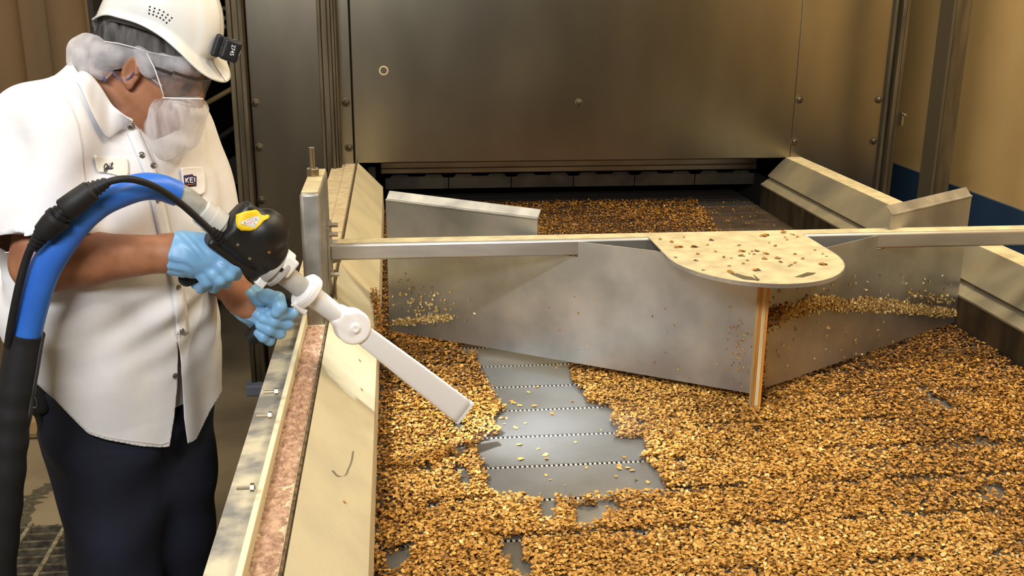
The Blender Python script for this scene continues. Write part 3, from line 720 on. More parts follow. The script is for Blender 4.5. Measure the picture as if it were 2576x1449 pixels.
# ================================================================ THE WORKER
m_skin = mat('skin_brown', (182,126,92), 0.5, 0, rgb2=(154,102,72), scale=22, bump=.12, bscale=160, sss=.12, detail=6)
m_shirt = mat('white_cotton', (236,236,237), 0.85, 0, rgb2=(227,226,226), scale=14, bump=.10, bscale=420)
m_trs = mat('navy_cotton', (19,25,46), 0.85, 0, rgb2=(13,17,32), scale=9, bump=.1, bscale=300)
m_glove = mat('blue_nitrile', (134,186,226), 0.42, 0, rgb2=(120,172,216), scale=18, bump=.22, bscale=70)
m_hat = mat('white_hat', (236,238,234), 0.28, 0, 0, coat=.3)
m_black = mat('black_plastic', (20,20,21), 0.45, 0, bump=.05, bscale=300)
m_blackr = mat('black_rubber', (16,16,17), 0.6)
m_hair = mat('dark_hair', (40,36,34), 0.7, 0, rgb2=(66,62,60), scale=30, stretch=(1,1,.4), bump=.5, bscale=200)
m_net = netting('hairnet_fabric', (244,242,245), .50, .90, 26, (1,1,1), .4)
m_netc = netting('hairnet_cap', (220,218,216), .0, .36, 60, (1,1,.2), .3)
m_bnet = netting('beardnet_fabric', (238,236,236), .28, .84, 46, (1,1,.16), .5)
m_patch = mat('patch_cream', (232,228,212), .85, bump=.1, bscale=400)
m_ink = mat('patch_ink', (70,62,60), .8)
m_purple = mat('logo_purple', (50,40,86), .7)
m_whitep = mat('white_thread', (240,238,236), .8)

AL = math.radians(40)
NF = np.array([math.cos(AL), -math.sin(AL), 0.]); RT = np.array([-math.sin(AL), -math.cos(AL), 0.])
LV = [(205,268,.085,.065),(235,262,.14,.085),(280,268,.195,.11),(350,275,.212,.138),(450,285,.214,.150),(600,280,.218,.165),(700,272,.226,.180),(780,268,.230,.183),(900,300,.218,.168),(1000,318,.203,.155),(1130,330,.198,.150),(1250,335,.195,.145)]
_pts = np.array([at(cx, py, 2.12) for py, cx, w_, d_ in LV]); _o = np.argsort(_pts[:,2])
LZ = _pts[_o,2]; LX = _pts[_o,0]; LW = np.array([l[2] for l in LV])[_o]; LD = np.array([l[3] for l in LV])[_o]
def torso(scale=1.0, shrink=0.0, top=0.0):
    def f(x, y, z):
        zz = np.asarray(z, float); cx = np.interp(zz, LZ, LX); ww = np.interp(zz, LZ, LW)*scale-shrink; dd = np.interp(zz, LZ, LD)*scale-shrink
        px, py = x-cx, y-2.12; u = px*RT[0]+py*RT[1]; v = px*NF[0]+py*NF[1]
        q = (np.abs(u/ww)**2.4+np.abs(v/dd)**2.4)**(1/2.4)
        d = (q-1)*np.minimum(ww, dd)*.8
        return np.maximum(d, zz-(LZ[-1]-top))
    return f
SHN, SHF, NB = at(116,328,1.975), at(452,335,2.30), at(262,232,2.12)
ELN, WRN = at(104,664,1.885), at(432,637,1.955)
ELF, WRF = at(505,640,2.235), at(609,752,2.10)
SLN, SLF = at(106,606,1.90), at(533,590,2.262)
def flat(fn, p, n):
    n = nrm(n)
    def f(x, y, z): return np.maximum(fn(x, y, z), (x-p[0])*n[0]+(y-p[1])*n[1]+(z-p[2])*n[2])
    return f
nsl = flat(cap(SHN, SLN+(SLN-SHN)*.2, .086, .094), SLN, (SLN-SHN)*np.array([1,1,1])+np.array([.02,0,.0]))
fsl = flat(cap(SHF, SLF+(SLF-SHF)*.2, .072, .076), SLF, SLF-SHF)
HD = at(378,158,2.11)
def frame(yaw, pitch):
    y, p = math.radians(yaw), math.radians(pitch)
    f = np.array([math.cos(p)*math.cos(y), -math.cos(p)*math.sin(y), -math.sin(p)]); l = nrm(np.cross([0,0,1.], f)); u = np.cross(f, l); return f, l, u
hf, hl, hu = frame(15, 28); HAX = [hf, hl, hu]
def hp(a, b, c): return HD+hf*a+hl*b+hu*c
NECKT = hp(-.045,0,-.055)
shirt0 = union([torso(top=.0), cap(SHN+[0,0,.012], NB+[0,0,-.03], .078, .085), cap(SHF, NB+[0,0,-.03], .072, .085), cap(NB+[0,0,-.03], NB+(NECKT-NB)*.5, .082, .070)], .05)
shirt1 = union([shirt0, nsl, fsl], .035)
def shirt(x, y, z):
    d = shirt1(x, y, z)
    px, py = x-(-.55), y-2.12; u = px*RT[0]+py*RT[1]; v = px*NF[0]+py*NF[1]
    zz = z
    low = np.clip((1.30-zz)/.25, 0, 1)
    d = d+.0045*low*np.sin(44*u+7*zz+1.6*np.sin(9*zz))*np.cos(9*u-3*zz)
    d = d+.0068*np.sin(26*u+30*zz+2*np.sin(12*v+6*zz))*np.clip((zz-1.05)/.2, 0, 1)
    sl = np.clip((1.60-zz)/.12, 0, 1)*np.clip((-x-.60)/.05, 0, 1)*np.clip((zz-1.2)/.05, 0, 1)
    d = d+.011*sl*np.sin(56*(x*.55-y)+13*zz+1.2*np.sin(21*zz))
    d = d+.006*np.sin(70*(zz*.8+u*.7)+1.5*np.sin(20*u))*np.exp(-((zz-1.42)**2)/.006-((u-.13)**2)/.004)      # folds at the armpit
    d = d+.005*np.sin(85*(zz+.35*u))*np.exp(-((zz-1.16)**2)/.008-((u+.02)**2)/.02)
    return d
PW = empty('person', (-.55,2.12,0), 'person in white work shirt, hard hat and nets holding a steam nozzle', 'person')
# --- body: one skin
k0 = .022
def rings(a, b, n): return [a+(b-a)*i/n for i in range(n+1)]
FMN = ELN+(WRN-ELN)*.33+[0,0,.003]; FMF = ELF+(WRF-ELF)*.35
KNN, KNF = at(294,1500,2.03), at(452,1500,2.19)
HPN, HPF = at(276,1130,2.07), at(412,1130,2.17)
ANN, ANF = np.array([KNN[0]-.005,KNN[1]+.03,.085]), np.array([KNF[0]+.0,KNF[1]+.03,.085])
cran = ell(hp(-.012,0,.028), HAX, (.100,.078,.092))
face = ell(hp(.040,0,-.035), HAX, (.060,.062,.082))
jaw = union([cap(hp(.072,0,-.100), hp(.01,.052,-.058), .024, .022), cap(hp(.072,0,-.100), hp(.01,-.052,-.058), .024, .022), cap(hp(.075,.012,-.098), hp(.075,-.012,-.098), .023, .023)], .03)
hd = union([cran, face, jaw], .03)
nose = union([cap(hp(.095,0,.022), hp(.116,0,-.022), .010, .0125), cap(hp(.106,.011,-.026), hp(.106,-.011,-.026), .009, .009)], .01)
cheek = union([ell(hp(.066,.040,-.018), HAX, (.026,.022,.022)), ell(hp(.066,-.040,-.018), HAX, (.026,.022,.022))], .02)
brow = cap(hp(.088,.036,.026), hp(.088,-.036,.026), .012, .012)
lips = union([cap(hp(.096,.016,-.058), hp(.096,-.016,-.058), .0065, .0065), cap(hp(.093,.014,-.068), hp(.093,-.014,-.068), .0075, .0075)], .004)
hd = union([hd, nose, cheek, brow], .014)
hd = sub(hd, union([ell(hp(.099,.033,.006), HAX, (.014,.018,.011)), ell(hp(.099,-.033,.006), HAX, (.014,.018,.011))], .002), .012)
hd = union([hd, ell(hp(.081,.033,.006), HAX, (.0125,.0125,.0125)), ell(hp(.081,-.033,.006), HAX, (.0125,.0125,.0125)), lips], .004)
def ear(sg):
    c = hp(.012, sg*.075, -.006); ax = [nrm(hf+hl*sg*.35), nrm(hl*sg-hf*.35), hu]
    o_ = ell(c+ax[1]*.006, ax, (.017,.0085,.028))
    rim_ = [c+ax[1]*.013+ax[0]*(.015*math.cos(t))+hu*(.025*math.sin(t)) for t in np.linspace(.2, 4.6, 10)]
    e_ = sub(o_, ell(c+ax[1]*.014+ax[0]*.002+hu*(-.002), ax, (.010,.007,.016)), .004)
    return union([e_, chain(rim_, [.0042]*10, .003), ell(c+ax[1]*.008-hu*.026+ax[0]*.004, ax, (.009,.006,.010))], .004)
neck = union([cap(NECKT+hf*.005, NB+[.0,0,-.02], .058, .066), cap(hp(.02,0,-.075), NB+NF*.05+[0,0,-.03], .036, .045)], .03)
arm_n = chain([SHN, ELN, FMN, WRN, WRN+(WRN-ELN)*.12], [.055, .050, .048, .0335, .030], k0)
arm_f = chain([SHF, ELF, FMF, WRF, WRF+(WRF-ELF)*.16], [.052, .046, .043, .031, .028], k0)
def muscles(x, y, z):
    return union([cap(ELN+(WRN-ELN)*.05+[0,0,.012], ELN+(WRN-ELN)*.5+[0,0,.008], .034, .026), cap(WRN-(WRN-ELN)*.35+[0,.01,-.01], WRN, .020, .020)], .02)(x, y, z)
legs = union([chain([HPN, KNN, ANN], [.075,.055,.042], .03), chain([HPF, KNF, ANF], [.072,.052,.042], .03), cap(ANN, ANN+[.10,-.08,-.045], .04,.03), cap(ANF, ANF+[.12,-.06,-.045], .04,.03)], .03)
body = union([union([flat(torso(.78, .0, .06), np.array([0,0,.90]), (0,0,-1)), neck, legs], .02), union([hd, ear(1), ear(-1)], .006), arm_n, arm_f, muscles], .016)
xs = np.concatenate([np.arange(-.76,-.555,.0055), np.arange(-.555,-.32,.0027), np.arange(-.32,-.235,.006)])
ys = np.concatenate([np.arange(1.80,1.98,.0055), np.arange(1.98,2.24,.0032), np.arange(2.24,2.42,.006)])
zs = np.concatenate([np.arange(-.02,1.10,.011), np.arange(1.10,1.44,.0055), np.arange(1.44,1.80,.0027)])
V, F = nets(body, xs, ys, zs)
o = build('body', (V, F), m_skin, PW, smooth=True)
# --- shirt
V, F = nets(shirt, np.arange(-.80,-.22,.0046), np.arange(1.78,2.44,.0046), np.arange(.76,1.665,.0046))
hemT = [(110,982),(136,1003),(178,1048),(223,1092),(265,1106),(314,1115),(405,1126),(470,1118),(495,1104)]
hh_ = np.array([hit(shirt, a, b)[0] for a, b in hemT]); hx = np.r_[hh_[0,0]-.12, hh_[0,0]-.035, hh_[:,0], hh_[-1,0]+.025, hh_[-1,0]+.09]; hz = np.r_[hh_[0,2]+.055, hh_[0,2]+.035, hh_[:,2], hh_[-1,2]+.045, hh_[-1,2]+.12]
slT = [(840,447,447.5),(880,447,452),(920,447,457),(970,446,460),(1052,438,464),(1120,427,474)]
h0_ = np.array([hit(shirt, b, a)[0] for a,b,_ in slT])[::-1]; h1_ = np.array([hit(shirt, c_, a)[0] for a,_,c_ in slT])[::-1]
def hemz(x): return np.interp(x, hx, hz)
vf = (V[:,0]+.55)*NF[0]+(V[:,1]-2.12)*NF[1]
V, F = clip_mesh(V, F, hemz(V[:,0])+.22*np.clip((-.02-vf)/.10, 0, 1)-V[:,2])
vf = (V[:,0]+.55)*NF[0]+(V[:,1]-2.12)*NF[1]
V, F = clip_mesh(V, F, np.minimum.reduce([h0_[-1,2]-V[:,2], V[:,0]-np.interp(V[:,2], h0_[:,2], h0_[:,0]), np.interp(V[:,2], h1_[:,2], h1_[:,0])-V[:,0], vf-.03]))
for p, q, r in ((SHN, SLN, .094), (SHF, SLF, .076)):
    n = nrm((q-p)+(np.array([.02,0,0]) if r > .09 else 0)); pl = (V-q)@n; ra = np.linalg.norm((V-q)-np.outer(pl, n), axis=1)
    V, F = clip_mesh(V, F, np.minimum.reduce([pl+.0035, .02-pl, r*.955-ra]))
nd = nrm(NECKT-NB); c = NB+(NECKT-NB)*.10
V, F = clip_mesh(V, F, np.minimum((V-c)@nd, .16-np.linalg.norm(V-c, axis=1)))
SH = build('shirt', (V, F), m_shirt, PW, smooth=True, solid=-.0016)
# undershirt showing in the open front
us = torso(.90, 0, .10)
V, F = nets(us, np.arange(at(392,930,1.98)[0],-.30,.009), np.arange(1.86,2.38,.009), np.arange(at(440,1056,1.99)[2],1.50,.009))
build('undershirt', (V, F), mat('undershirt_grey', (214,212,210), .9), PW, smooth=True)
# collar, placket, seams, buttons, patches
top = smooth_pts([at(338,306,1.99), at(306,282,1.985), at(281,262,1.99), at(250,216,2.005), at(228,192,2.04), at(214,184,2.12), at(236,190,2.19), at(290,235,2.215), at(345,295,2.17)], 6)
bot = smooth_pts([hit(shirt,320,314,.008)[0], hit(shirt,291,330,.007)[0], hit(shirt,259,347,.007)[0], hit(shirt,226,298,.008)[0], hit(shirt,194,226,.010)[0]+np.array([0,0,.0]), at(176,199,2.12), at(205,205,2.25), at(275,262,2.26), at(352,325,2.20)], 6)
rows = []
for i in range(len(top)):
    t_, b_ = top[i], bot[i]; mid = (t_+b_)/2+np.array([0,0,.007]); rows.append([t_, t_*.7+b_*.3+np.array([0,0,.008]), mid, t_*.25+b_*.75+np.array([0,0,.004]), b_])
build('collar', MB().grid(rows), m_shirt, SH, smooth=True, solid=.0035, subsurf=1)
m_seam = mat('seam_shadow_thread', (212,208,202), .9)
eyem = mat('eye_dark', (40,28,22), .2)
for sg in (1,-1):
    ec = hp(.0825, sg*.033, .004)
    build('eye', MB().lathe(ec+hf*.006, hf, [(0,.0064),(.0045,.0062),(.0060,.0052),(.0067,.003),(.007,.0005)], 16), eyem, PW, smooth=True)
build('placket', strip(shirt, [(334,330),(352,372),(377,432),(392,500),(410,580),(432,660),(446,730),(455,800),(456,840)], 30, .0022), m_shirt, SH, smooth=True, solid=.0012)
build('placket_edge', strip(shirt, [(352,326),(372,372),(396,430),(412,500),(430,580),(448,660),(452,730),(450,800),(448,850)], 3.0, .0030), m_seam, SH, smooth=True)
build('shirt_tail_edge', strip(shirt, [(80,952),(136,998),(178,1042),(223,1085),(265,1098),(314,1107),(405,1118),(424,1112)], 2.5, .0012), m_seam, SH, smooth=True)
build('sleeve_seam', strip(shirt, [(152,232),(176,262),(196,310),(208,370),(214,440),(216,520)], 2.5, .0010), m_seam, SH, smooth=True)
m_snap = mat('snap_metal', (150,146,140), .3, .9)
for px, py in [(329,318),(355,391),(383,416),(394,502),(446,721),(455,834),(439,944)]:
    p, n = hit(shirt, px, py, .0028)
    build('snap_button', MB().lathe(p, n, [(0,.0062),(.0016,.0062),(.0024,.0048),(.0016,.0038),(.0018,.0028),(.0030,.0022)], 16), m_snap, SH, smooth='auto')
build('name_patch', decal(shirt, [(233,388),(246,391),(268,399),(300,400),(319,402),(322,412),(322,436),(318,446),(306,447),(282,440),(245,434),(238,424)], .0048, 9, 5), m_patch, SH, smooth=True, solid=.001)
def script(fn, strokes, rad, off):
    mb = MB()
    for s in strokes: mb.tube([hit(fn, *p, off)[0] for p in smooth_pts([np.array(q, float) for q in s], 5)], rad, 6)
    return mb
build('name_lettering', script(shirt, [[(268,417),(264,413),(259,419),(260,427),(266,424),(269,416),(268,430),(263,436),(259,432),(267,427)],[(271,428),(273,419),(273,428),(276,425)],[(274,413),(274.8,414)],[(276,428),(281,418),(282,411),(279,416),(279,428),(284,424)]], .0009, .0064), m_ink, SH, smooth=True)
build('logo_patch', decal(shirt, [(450,421),(478,419),(500,420),(508,426),(511,440),(513,470),(511,486),(500,491),(486,488),(458,482),(454,460)], .0046, 9, 5), m_whitep, SH, smooth=True, solid=.001)
build('logo_square', decal(shirt, [(455,441),(478,438),(480,442),(488,444),(488,468),(460,470),(457,460)], .0062, 5, 4), m_purple, SH, smooth=True)
build('logo_lettering', script(shirt, [[(459,448),(460,459)],[(466,447),(460,454)],[(461,453),(467,459)],[(470,447),(471,458)],[(470,447.3),(477,447)],[(470.5,452.5),(476,452)],[(471,458),(478,457.5)],[(481,447),(482,457)]], .0010, .0076), m_whitep, SH, smooth=True)
build('logo_line', script(shirt, [[(464,464),(472,463),(482,462)]], .0008, .0072), mat('logo_orange', (196,110,50), .7), SH, smooth=True)
# --- trousers
lowt = union([chain([HPN, KNN, ANN+[0,0,-.02]], [.118,.084,.078], .04), chain([HPF, KNF, ANF+[0,0,-.02]], [.116,.076,.074], .04)], .035)
def trs3(x, y, z):
    zt = at(300,1060,2.1)[2]
    t = torso(.875, 0)(x, y, z)+np.maximum(0, zt-z)*.55
    d = smin(t, lowt(x, y, z), .07)
    d = np.maximum(np.maximum(d, .05-z), z-at(300,925,2.1)[2])
    return d+.0035*np.sin(38*z+22*x-14*y+2*np.sin(17*x))
V, F = nets(trs3, np.arange(-.80,-.28,.008), np.arange(1.84,2.42,.008), np.arange(.02,1.05,.008))
TR = build('trousers', (V, F), m_trs, PW, smooth=True)
for A in (ANN, ANF):
    dd = nrm([.8,-.6,0]); sh = sub(union([cap(A+[0,0,-.03], A+dd*.16+[0,0,-.045], .05, .04), cap(A+[0,0,.03], A, .045, .05)], .03), rbox((A[0],A[1],-.06), np.eye(3), (.5,.5,.06), .001), .003)
    V, F = nets(sh, np.arange(A[0]-.12,A[0]+.26,.007), np.arange(A[1]-.24,A[1]+.12,.007), np.arange(-.01,.19,.007))
    build('shoe', (V, F), m_blackr, PW, smooth=True)
# pouch and keys at the hip
m_pouch = mat('pouch_black', (22,21,22), .6)
pc = at(88,985,1.99)
V, F = nets(union([rbox(pc, [nrm([1,.2,0]),nrm([-.2,1,0]),np.array([0,0,1.])], (.026,.02,.045), .012), cap(pc+[.0,0,-.03], pc+[.004,0,-.085], .010,.007), cap(pc+[-.006,-.005,.03], pc+[.004,0,.065], .013,.010)], .01), np.arange(pc[0]-.06,pc[0]+.06,.004), np.arange(pc[1]-.05,pc[1]+.05,.004), np.arange(pc[2]-.11,pc[2]+.10,.004))
build('belt_pouch', (V, F), m_pouch, PW, smooth=True)
build('key_ring', MB().tube([at(86,1012,1.97)+np.array([.006*math.cos(t),0,.012*math.sin(t)]) for t in np.linspace(0,6.28,14)], .0015, 6, False), m_snap, PW, smooth=True)

# --- hair, hard hat, nets, glasses
V, F = nets(union([flat(ell(hp(-.014,0,.030), HAX, (.106,.084,.098)), hp(.0,0,-.012), nrm(-hu+hf*.55)), ell(hp(-.070,0,-.02), HAX, (.034,.06,.045))], .02), np.arange(HD[0]-.14,HD[0]+.13,.004), np.arange(HD[1]-.11,HD[1]+.11,.004), np.arange(HD[2]-.10,HD[2]+.14,.004))
build('hair', (V, F), m_hair, PW, smooth=True)
gf, gl, gu = frame(12, 25)
HC = at(372,113,2.11)
def hat_pt(phi, t):
    "phi 0 = front; t 0 rim .. 1 crown"
    c, s_ = math.cos(phi), math.sin(phi); fr = max(0, c)
    rx = .128 if c > 0 else .102; r = 1/math.sqrt((c/rx)**2+(s_/.108)**2)
    rim_ = float(np.mean([np.interp(c+q, [-1,-.5,0,.35,.62,.85,1], [0,.043,.056,.059,.055,.036,.014]) for q in (-.12,-.06,0,.06,.12)]))                          # rim arches up over the ears
    H_ = .158
    if t < .25:                                          # flared edge: peak in front, small lip elsewhere
        k = 1-t/.25; bill = (.034*fr**2.0)*k**1.1+.005*k*k
        dn = -.016*fr**2*k**.9
        return (r+bill)*np.array([c, s_])*(1-.012*(t/.25)), rim_+dn+.012*(t/.25)*(1-.0*fr)
    q = (t-.25)/.75; a = q*math.pi/2
    return r*np.array([c, s_])*.988*math.cos(a)**.80, rim_*(1-q)+.012+(H_-.012)*math.sin(a)**1.0
rows = []
for i in range(0, 49):
    t = i/48; t = min(t, .9995); row = []
    for j in range(121):
        phi = 2*math.pi*j/120
        (a_, b_), z_ = hat_pt(phi, t)
        ridge = .006*math.exp(-(b_/.016)**2)*max(0, min(1, (z_-.05)/.06))
        sm_ = np.clip((.060-abs(b_))/.010, 0, 1)*np.clip((z_-.030)/.016, 0, 1)*np.clip((a_+.045)/.03, 0, 1); sm_ = sm_*sm_*(3-2*sm_)*.0045
        row.append(HC+gf*a_*(1+sm_/.12)+gl*b_+gu*(z_+ridge+sm_*(z_/.15)))
    rows.append(row)
HAT = build('hard_hat', MB().grid(rows), m_hat, PW, smooth=True, solid=-.003)
def hatfn_hit(px, py, off):
    best = None; d = ray(px, py); d = d/np.linalg.norm(d)
    P = np.array([p for r in rows for p in r]); N_ = len(P)
    q = P-CAM; tt = q@d; dist = np.linalg.norm(q-np.outer(tt, d), axis=1); near = np.where(dist < .006)[0]
    near = near if len(near) else [int(dist.argmin())]
    i = min(near, key=lambda k: tt[k]); n = nrm(P[i]-(HC+gu*.02)); return CAM+d*tt[i]+n*off, n
for px, py in [(377,17),(389,21),(401,25),(412,30),(422,37),(432,45),(376,25),(387,29),(398,33),(408,38),(417,44),(426,51),(375,34),(385,37),(394,41),(403,45),(411,50),(419,57)]:
    p, n = hatfn_hit(px, py, 0)
    build('vent_hole', MB().lathe(p-n*.0008, n, [(0,.0015),(.0014,.0015)], 10), m_dark, HAT)
# suspension band under the shell
bandr = []
for j in range(40):
    phi = 2*math.pi*j/39; c, s_ = math.cos(phi), math.sin(phi); r = 1/math.sqrt((c/(.112 if c > 0 else .088))**2+(s_/.094)**2)
    rm_ = float(np.interp(c, [-1,-.5,0,.35,.62,.85,1], [0,.043,.056,.059,.055,.050,.045]))
    bandr.append([HC+gf*r*c+gl*r*s_+gu*(rm_+z_) for z_ in (-.012,.0,.016)])
build('head_band', MB().grid(bandr), mat('band_grey', (74,74,76), .6), HAT, smooth=True, solid=.002)
# headlamp on the hat front
lc = at(573,124,2.07); lf, ll, lu = frame(-14, 22)
V, F = nets(union([rbox(lc+lf*.004, [lf,ll,lu], (.017,.024,.021), .006), rbox(lc-lf*.021, [lf,ll,lu], (.007,.020,.022), .004), cap(lc+lf*.012+lu*.012, lc+lf*.012+lu*.012+ll*.02, .010,.010)], .004), np.arange(lc[0]-.05,lc[0]+.045,.0018), np.arange(lc[1]-.045,lc[1]+.045,.0018), np.arange(lc[2]-.045,lc[2]+.045,.0018))
HL = build('headlamp', (V, F), m_black, HAT, smooth=True)
build('lamp_glass', MB().lathe(lc+lf*.0195, lf, [(0,.015),(.002,.015)], 20), emit('lamp_glass_glow', (235,242,255), 3.0), HL)
def text_mesh(name, s, size, mt, parent, o, xdir, ydir):
    cu = bpy.data.curves.new(name, 'FONT'); cu.body = s; cu.size = size; cu.align_x = 'CENTER'; cu.align_y = 'CENTER'; cu.extrude = .0002
    ob = bpy.data.objects.new(name, cu); col.objects.link(ob); dg = bpy.context.evaluated_depsgraph_get()
    me = bpy.data.meshes.new_from_object(ob.evaluated_get(dg)); bpy.data.objects.remove(ob)
    xd, yd = nrm(xdir), nrm(ydir); zd = np.cross(xd, yd)
    vs = [o+xd*v.co.x+yd*v.co.y+zd*v.co.z for v in me.vertices]; fs = [tuple(p.vertices) for p in me.polygons]; bpy.data.meshes.remove(me)
    return build(name, (vs, fs), mt, parent)
text_mesh('lamp_number', '2745', .0105, m_whitep, HL, lc-ll*.0245+lf*.006+lu*.002, -lu*.99+lf*.12, lf*.99+lu*.12)
sp = bpy.data.lights.new('headlamp_beam', 'SPOT'); sp.energy = 80; sp.spot_size = math.radians(62); sp.spot_blend = .95; sp.color = (.86,.92,1.0); sp.shadow_soft_size = .014
so = bpy.data.objects.new('headlamp_beam', sp); col.objects.link(so); so.location = lc+lf*.028
so.rotation_euler = (Vector(onz(1340,1060,ZB))-so.location).to_track_quat('-Z','Y').to_euler()
sp2 = bpy.data.lights.new('headlamp_core', 'SPOT'); sp2.energy = 150; sp2.spot_size = math.radians(19); sp2.spot_blend = 1.0; sp2.color = (.84,.91,1.0); sp2.shadow_soft_size = .012
so2 = bpy.data.objects.new('headlamp_core', sp2); col.objects.link(so2); so2.location = lc+lf*.028
so2.rotation_euler = (Vector(onz(1300,1100,ZB))-so2.location).to_track_quat('-Z','Y').to_euler()

crw = lambda x, y, z, s: .0022*np.sin(s*x+1.7*np.sin(.6*s*y))*np.sin(s*.8*y+1.3*np.sin(.7*s*z))+.0018*np.sin(1.9*s*z+2*np.sin(s*x))
hnc = ell(hp(-.014,0,.028), HAX, (.112,.091,.104))
hn = union([
    ell(at(221,145,2.11), np.eye(3), (.037,.060,.046)), ell(at(262,114,2.09), np.eye(3), (.036,.05,.022)),
    ell(at(288,140,2.04), [nrm([1,0,.12]),np.array([0,1.,0]),nrm([-.12,0,1])], (.046,.026,.025)), ell(at(254,172,2.05), np.eye(3), (.020,.03,.022)),
    ell(at(364,154,2.022), [nrm([1,0,.3]),np.array([0,1.,0]),nrm([-.3,0,1])], (.018,.012,.031)), ell(at(408,160,2.035), np.eye(3), (.024,.016,.022)), ell(at(446,163,2.045), [nrm([1,0,-.3]),np.array([0,1.,0]),nrm([.3,0,1])], (.030,.022,.019)), ell(at(480,176,2.07), [nrm([1,0,-.4]),np.array([0,1.,0]),nrm([.4,0,1])], (.022,.022,.012))], .008)
V, F = nets(lambda x, y, z: hn(x, y, z)+.42*crw(x, y, z, 95), np.arange(HD[0]-.20,HD[0]+.16,.0034), np.arange(HD[1]-.15,HD[1]+.14,.0034), np.arange(HD[2]-.07,HD[2]+.15,.0034))
zc = lambda P: (P-HC)@gu
F = F[~((zc(V)[F] > .062).all(1))]
used = np.unique(F); mp_ = -np.ones(len(V), int); mp_[used] = np.arange(len(used))
V2, F2 = nets(lambda x, y, z: hnc(x, y, z)+.25*crw(x, y, z, 150), np.arange(HD[0]-.14,HD[0]+.13,.004), np.arange(HD[1]-.11,HD[1]+.11,.004), np.arange(HD[2]-.10,HD[2]+.15,.004))
q = (V2-hp(-.02,0,.012))@nrm(hu+hf*.12); F2 = F2[(q[F2] > 0).all(1)]; u2 = np.unique(F2); m2_ = -np.ones(len(V2), int); m2_[u2] = np.arange(len(u2))
HN = build('hair_net', (V2[u2], m2_[F2]), m_netc, PW, smooth=True)
build('net_ruffle', (V[used], mp_[F]), m_net, HN, smooth=True)
build('elastic_band', MB().tube(smooth_pts([at(262,104,2.04), at(300,110,2.02), at(340,120,2.015), at(380,132,2.02), at(430,142,2.03), at(470,152,2.045)], 5), .0010, 8), m_whitep, HN, smooth=True)
bn = union([ell(at(446,292,2.055), [hf,hl,hu], (.046,.060,.048)), ell(at(434,348,2.05), np.eye(3), (.048,.050,.034)), ell(at(470,276,2.05), [hf,hl,hu], (.032,.050,.028)), ell(at(412,330,2.03), np.eye(3), (.030,.03,.045))], .025)
bn = flat(bn, at(460,245,2.05), (-.03,0,1))
def bn2(x, y, z):
    u = x*.9-y*.4
    return bn(x, y, z)+.0042*(np.abs(np.sin(115*u+5*z+.6*np.sin(30*z)))-.5)*np.clip((at(0,243,2.05)[2]-z)/.03+.3, 0, 1)+.0007*np.sin(150*z+90*x)
bc = at(445,315,2.05)
V, F = nets(bn2, np.arange(bc[0]-.085,bc[0]+.085,.0026), np.arange(bc[1]-.09,bc[1]+.09,.003), np.arange(bc[2]-.085,bc[2]+.075,.0026))
BN = build('beard_net', (V, F), m_bnet, PW, smooth=True)
build('ear_loop', MB().tube([at(369,133,2.015), at(388,170,2.008), at(402,210,2.010), at(413,246,2.015)], .0012, 8), m_whitep, BN, smooth=True)
build('net_hem', MB().tube(smooth_pts([at(408,246,2.015), at(440,247,1.998), at(480,248,2.0), at(511,249,2.02)], 5), .0013, 8), m_whitep, BN, smooth=True)
build('ear_plug_cord', MB().tube(smooth_pts([at(242,188,2.05), at(256,196,2.04), at(265,205,2.035), at(261,192,2.035), at(258,180,2.035), at(268,173,2.035), at(280,177,2.035), at(294,193,2.03), at(312,203,2.028), at(328,194,2.025), at(337,181,2.02), at(345,174,2.022)], 5), .0013, 8), mat('cord_blue', (74,92,150), .5), PW, smooth=True)
# glasses
m_lens = mat('clear_lens', (130,136,138), .06, 0, alpha=.26, spec=1.0); m_gfr = mat('glasses_frame', (70,62,56), .25, alpha=.85)
def lens_pt(sd, v):
    a_ = sd*1.25; return hp(.058+.060*math.cos(a_), .074*math.sin(a_)/math.sin(1.25), v)
rows = [[lens_pt(sd, .030-.046*k/5-.004*abs(sd)*k/5+.008*(math.exp(-(sd/.12)**2))*k/5) for k in range(6)] for sd in np.linspace(-1, 1, 41)]
GL = build('safety_glasses', MB().grid(rows), m_lens, PW, smooth=True, solid=.002)
build('glasses_frame', MB().tube([r[0] for r in rows], .0026, 8), m_gfr, GL, smooth=True)
build('lens_rim', MB().tube([r[-1] for r in rows], .0012, 8), m_gfr, GL, smooth=True)
for sg in (1, -1):
    build('temple', MB().tube([lens_pt(sg, .026), hp(.02, sg*.084, .018), hp(-.02, sg*.084, .012)], .0030, 8), m_gfr, GL, smooth=True)
    rs = [[lens_pt(sg, .028-.04*k/3)*(1-q)+hp(.030, sg*.080, .026-.030*k/3)*q for k in range(4)] for q in (0,.25,.5,.75,1)]
    build('side_shield', MB().grid(rs), m_lens, GL, smooth=True, solid=.0015)
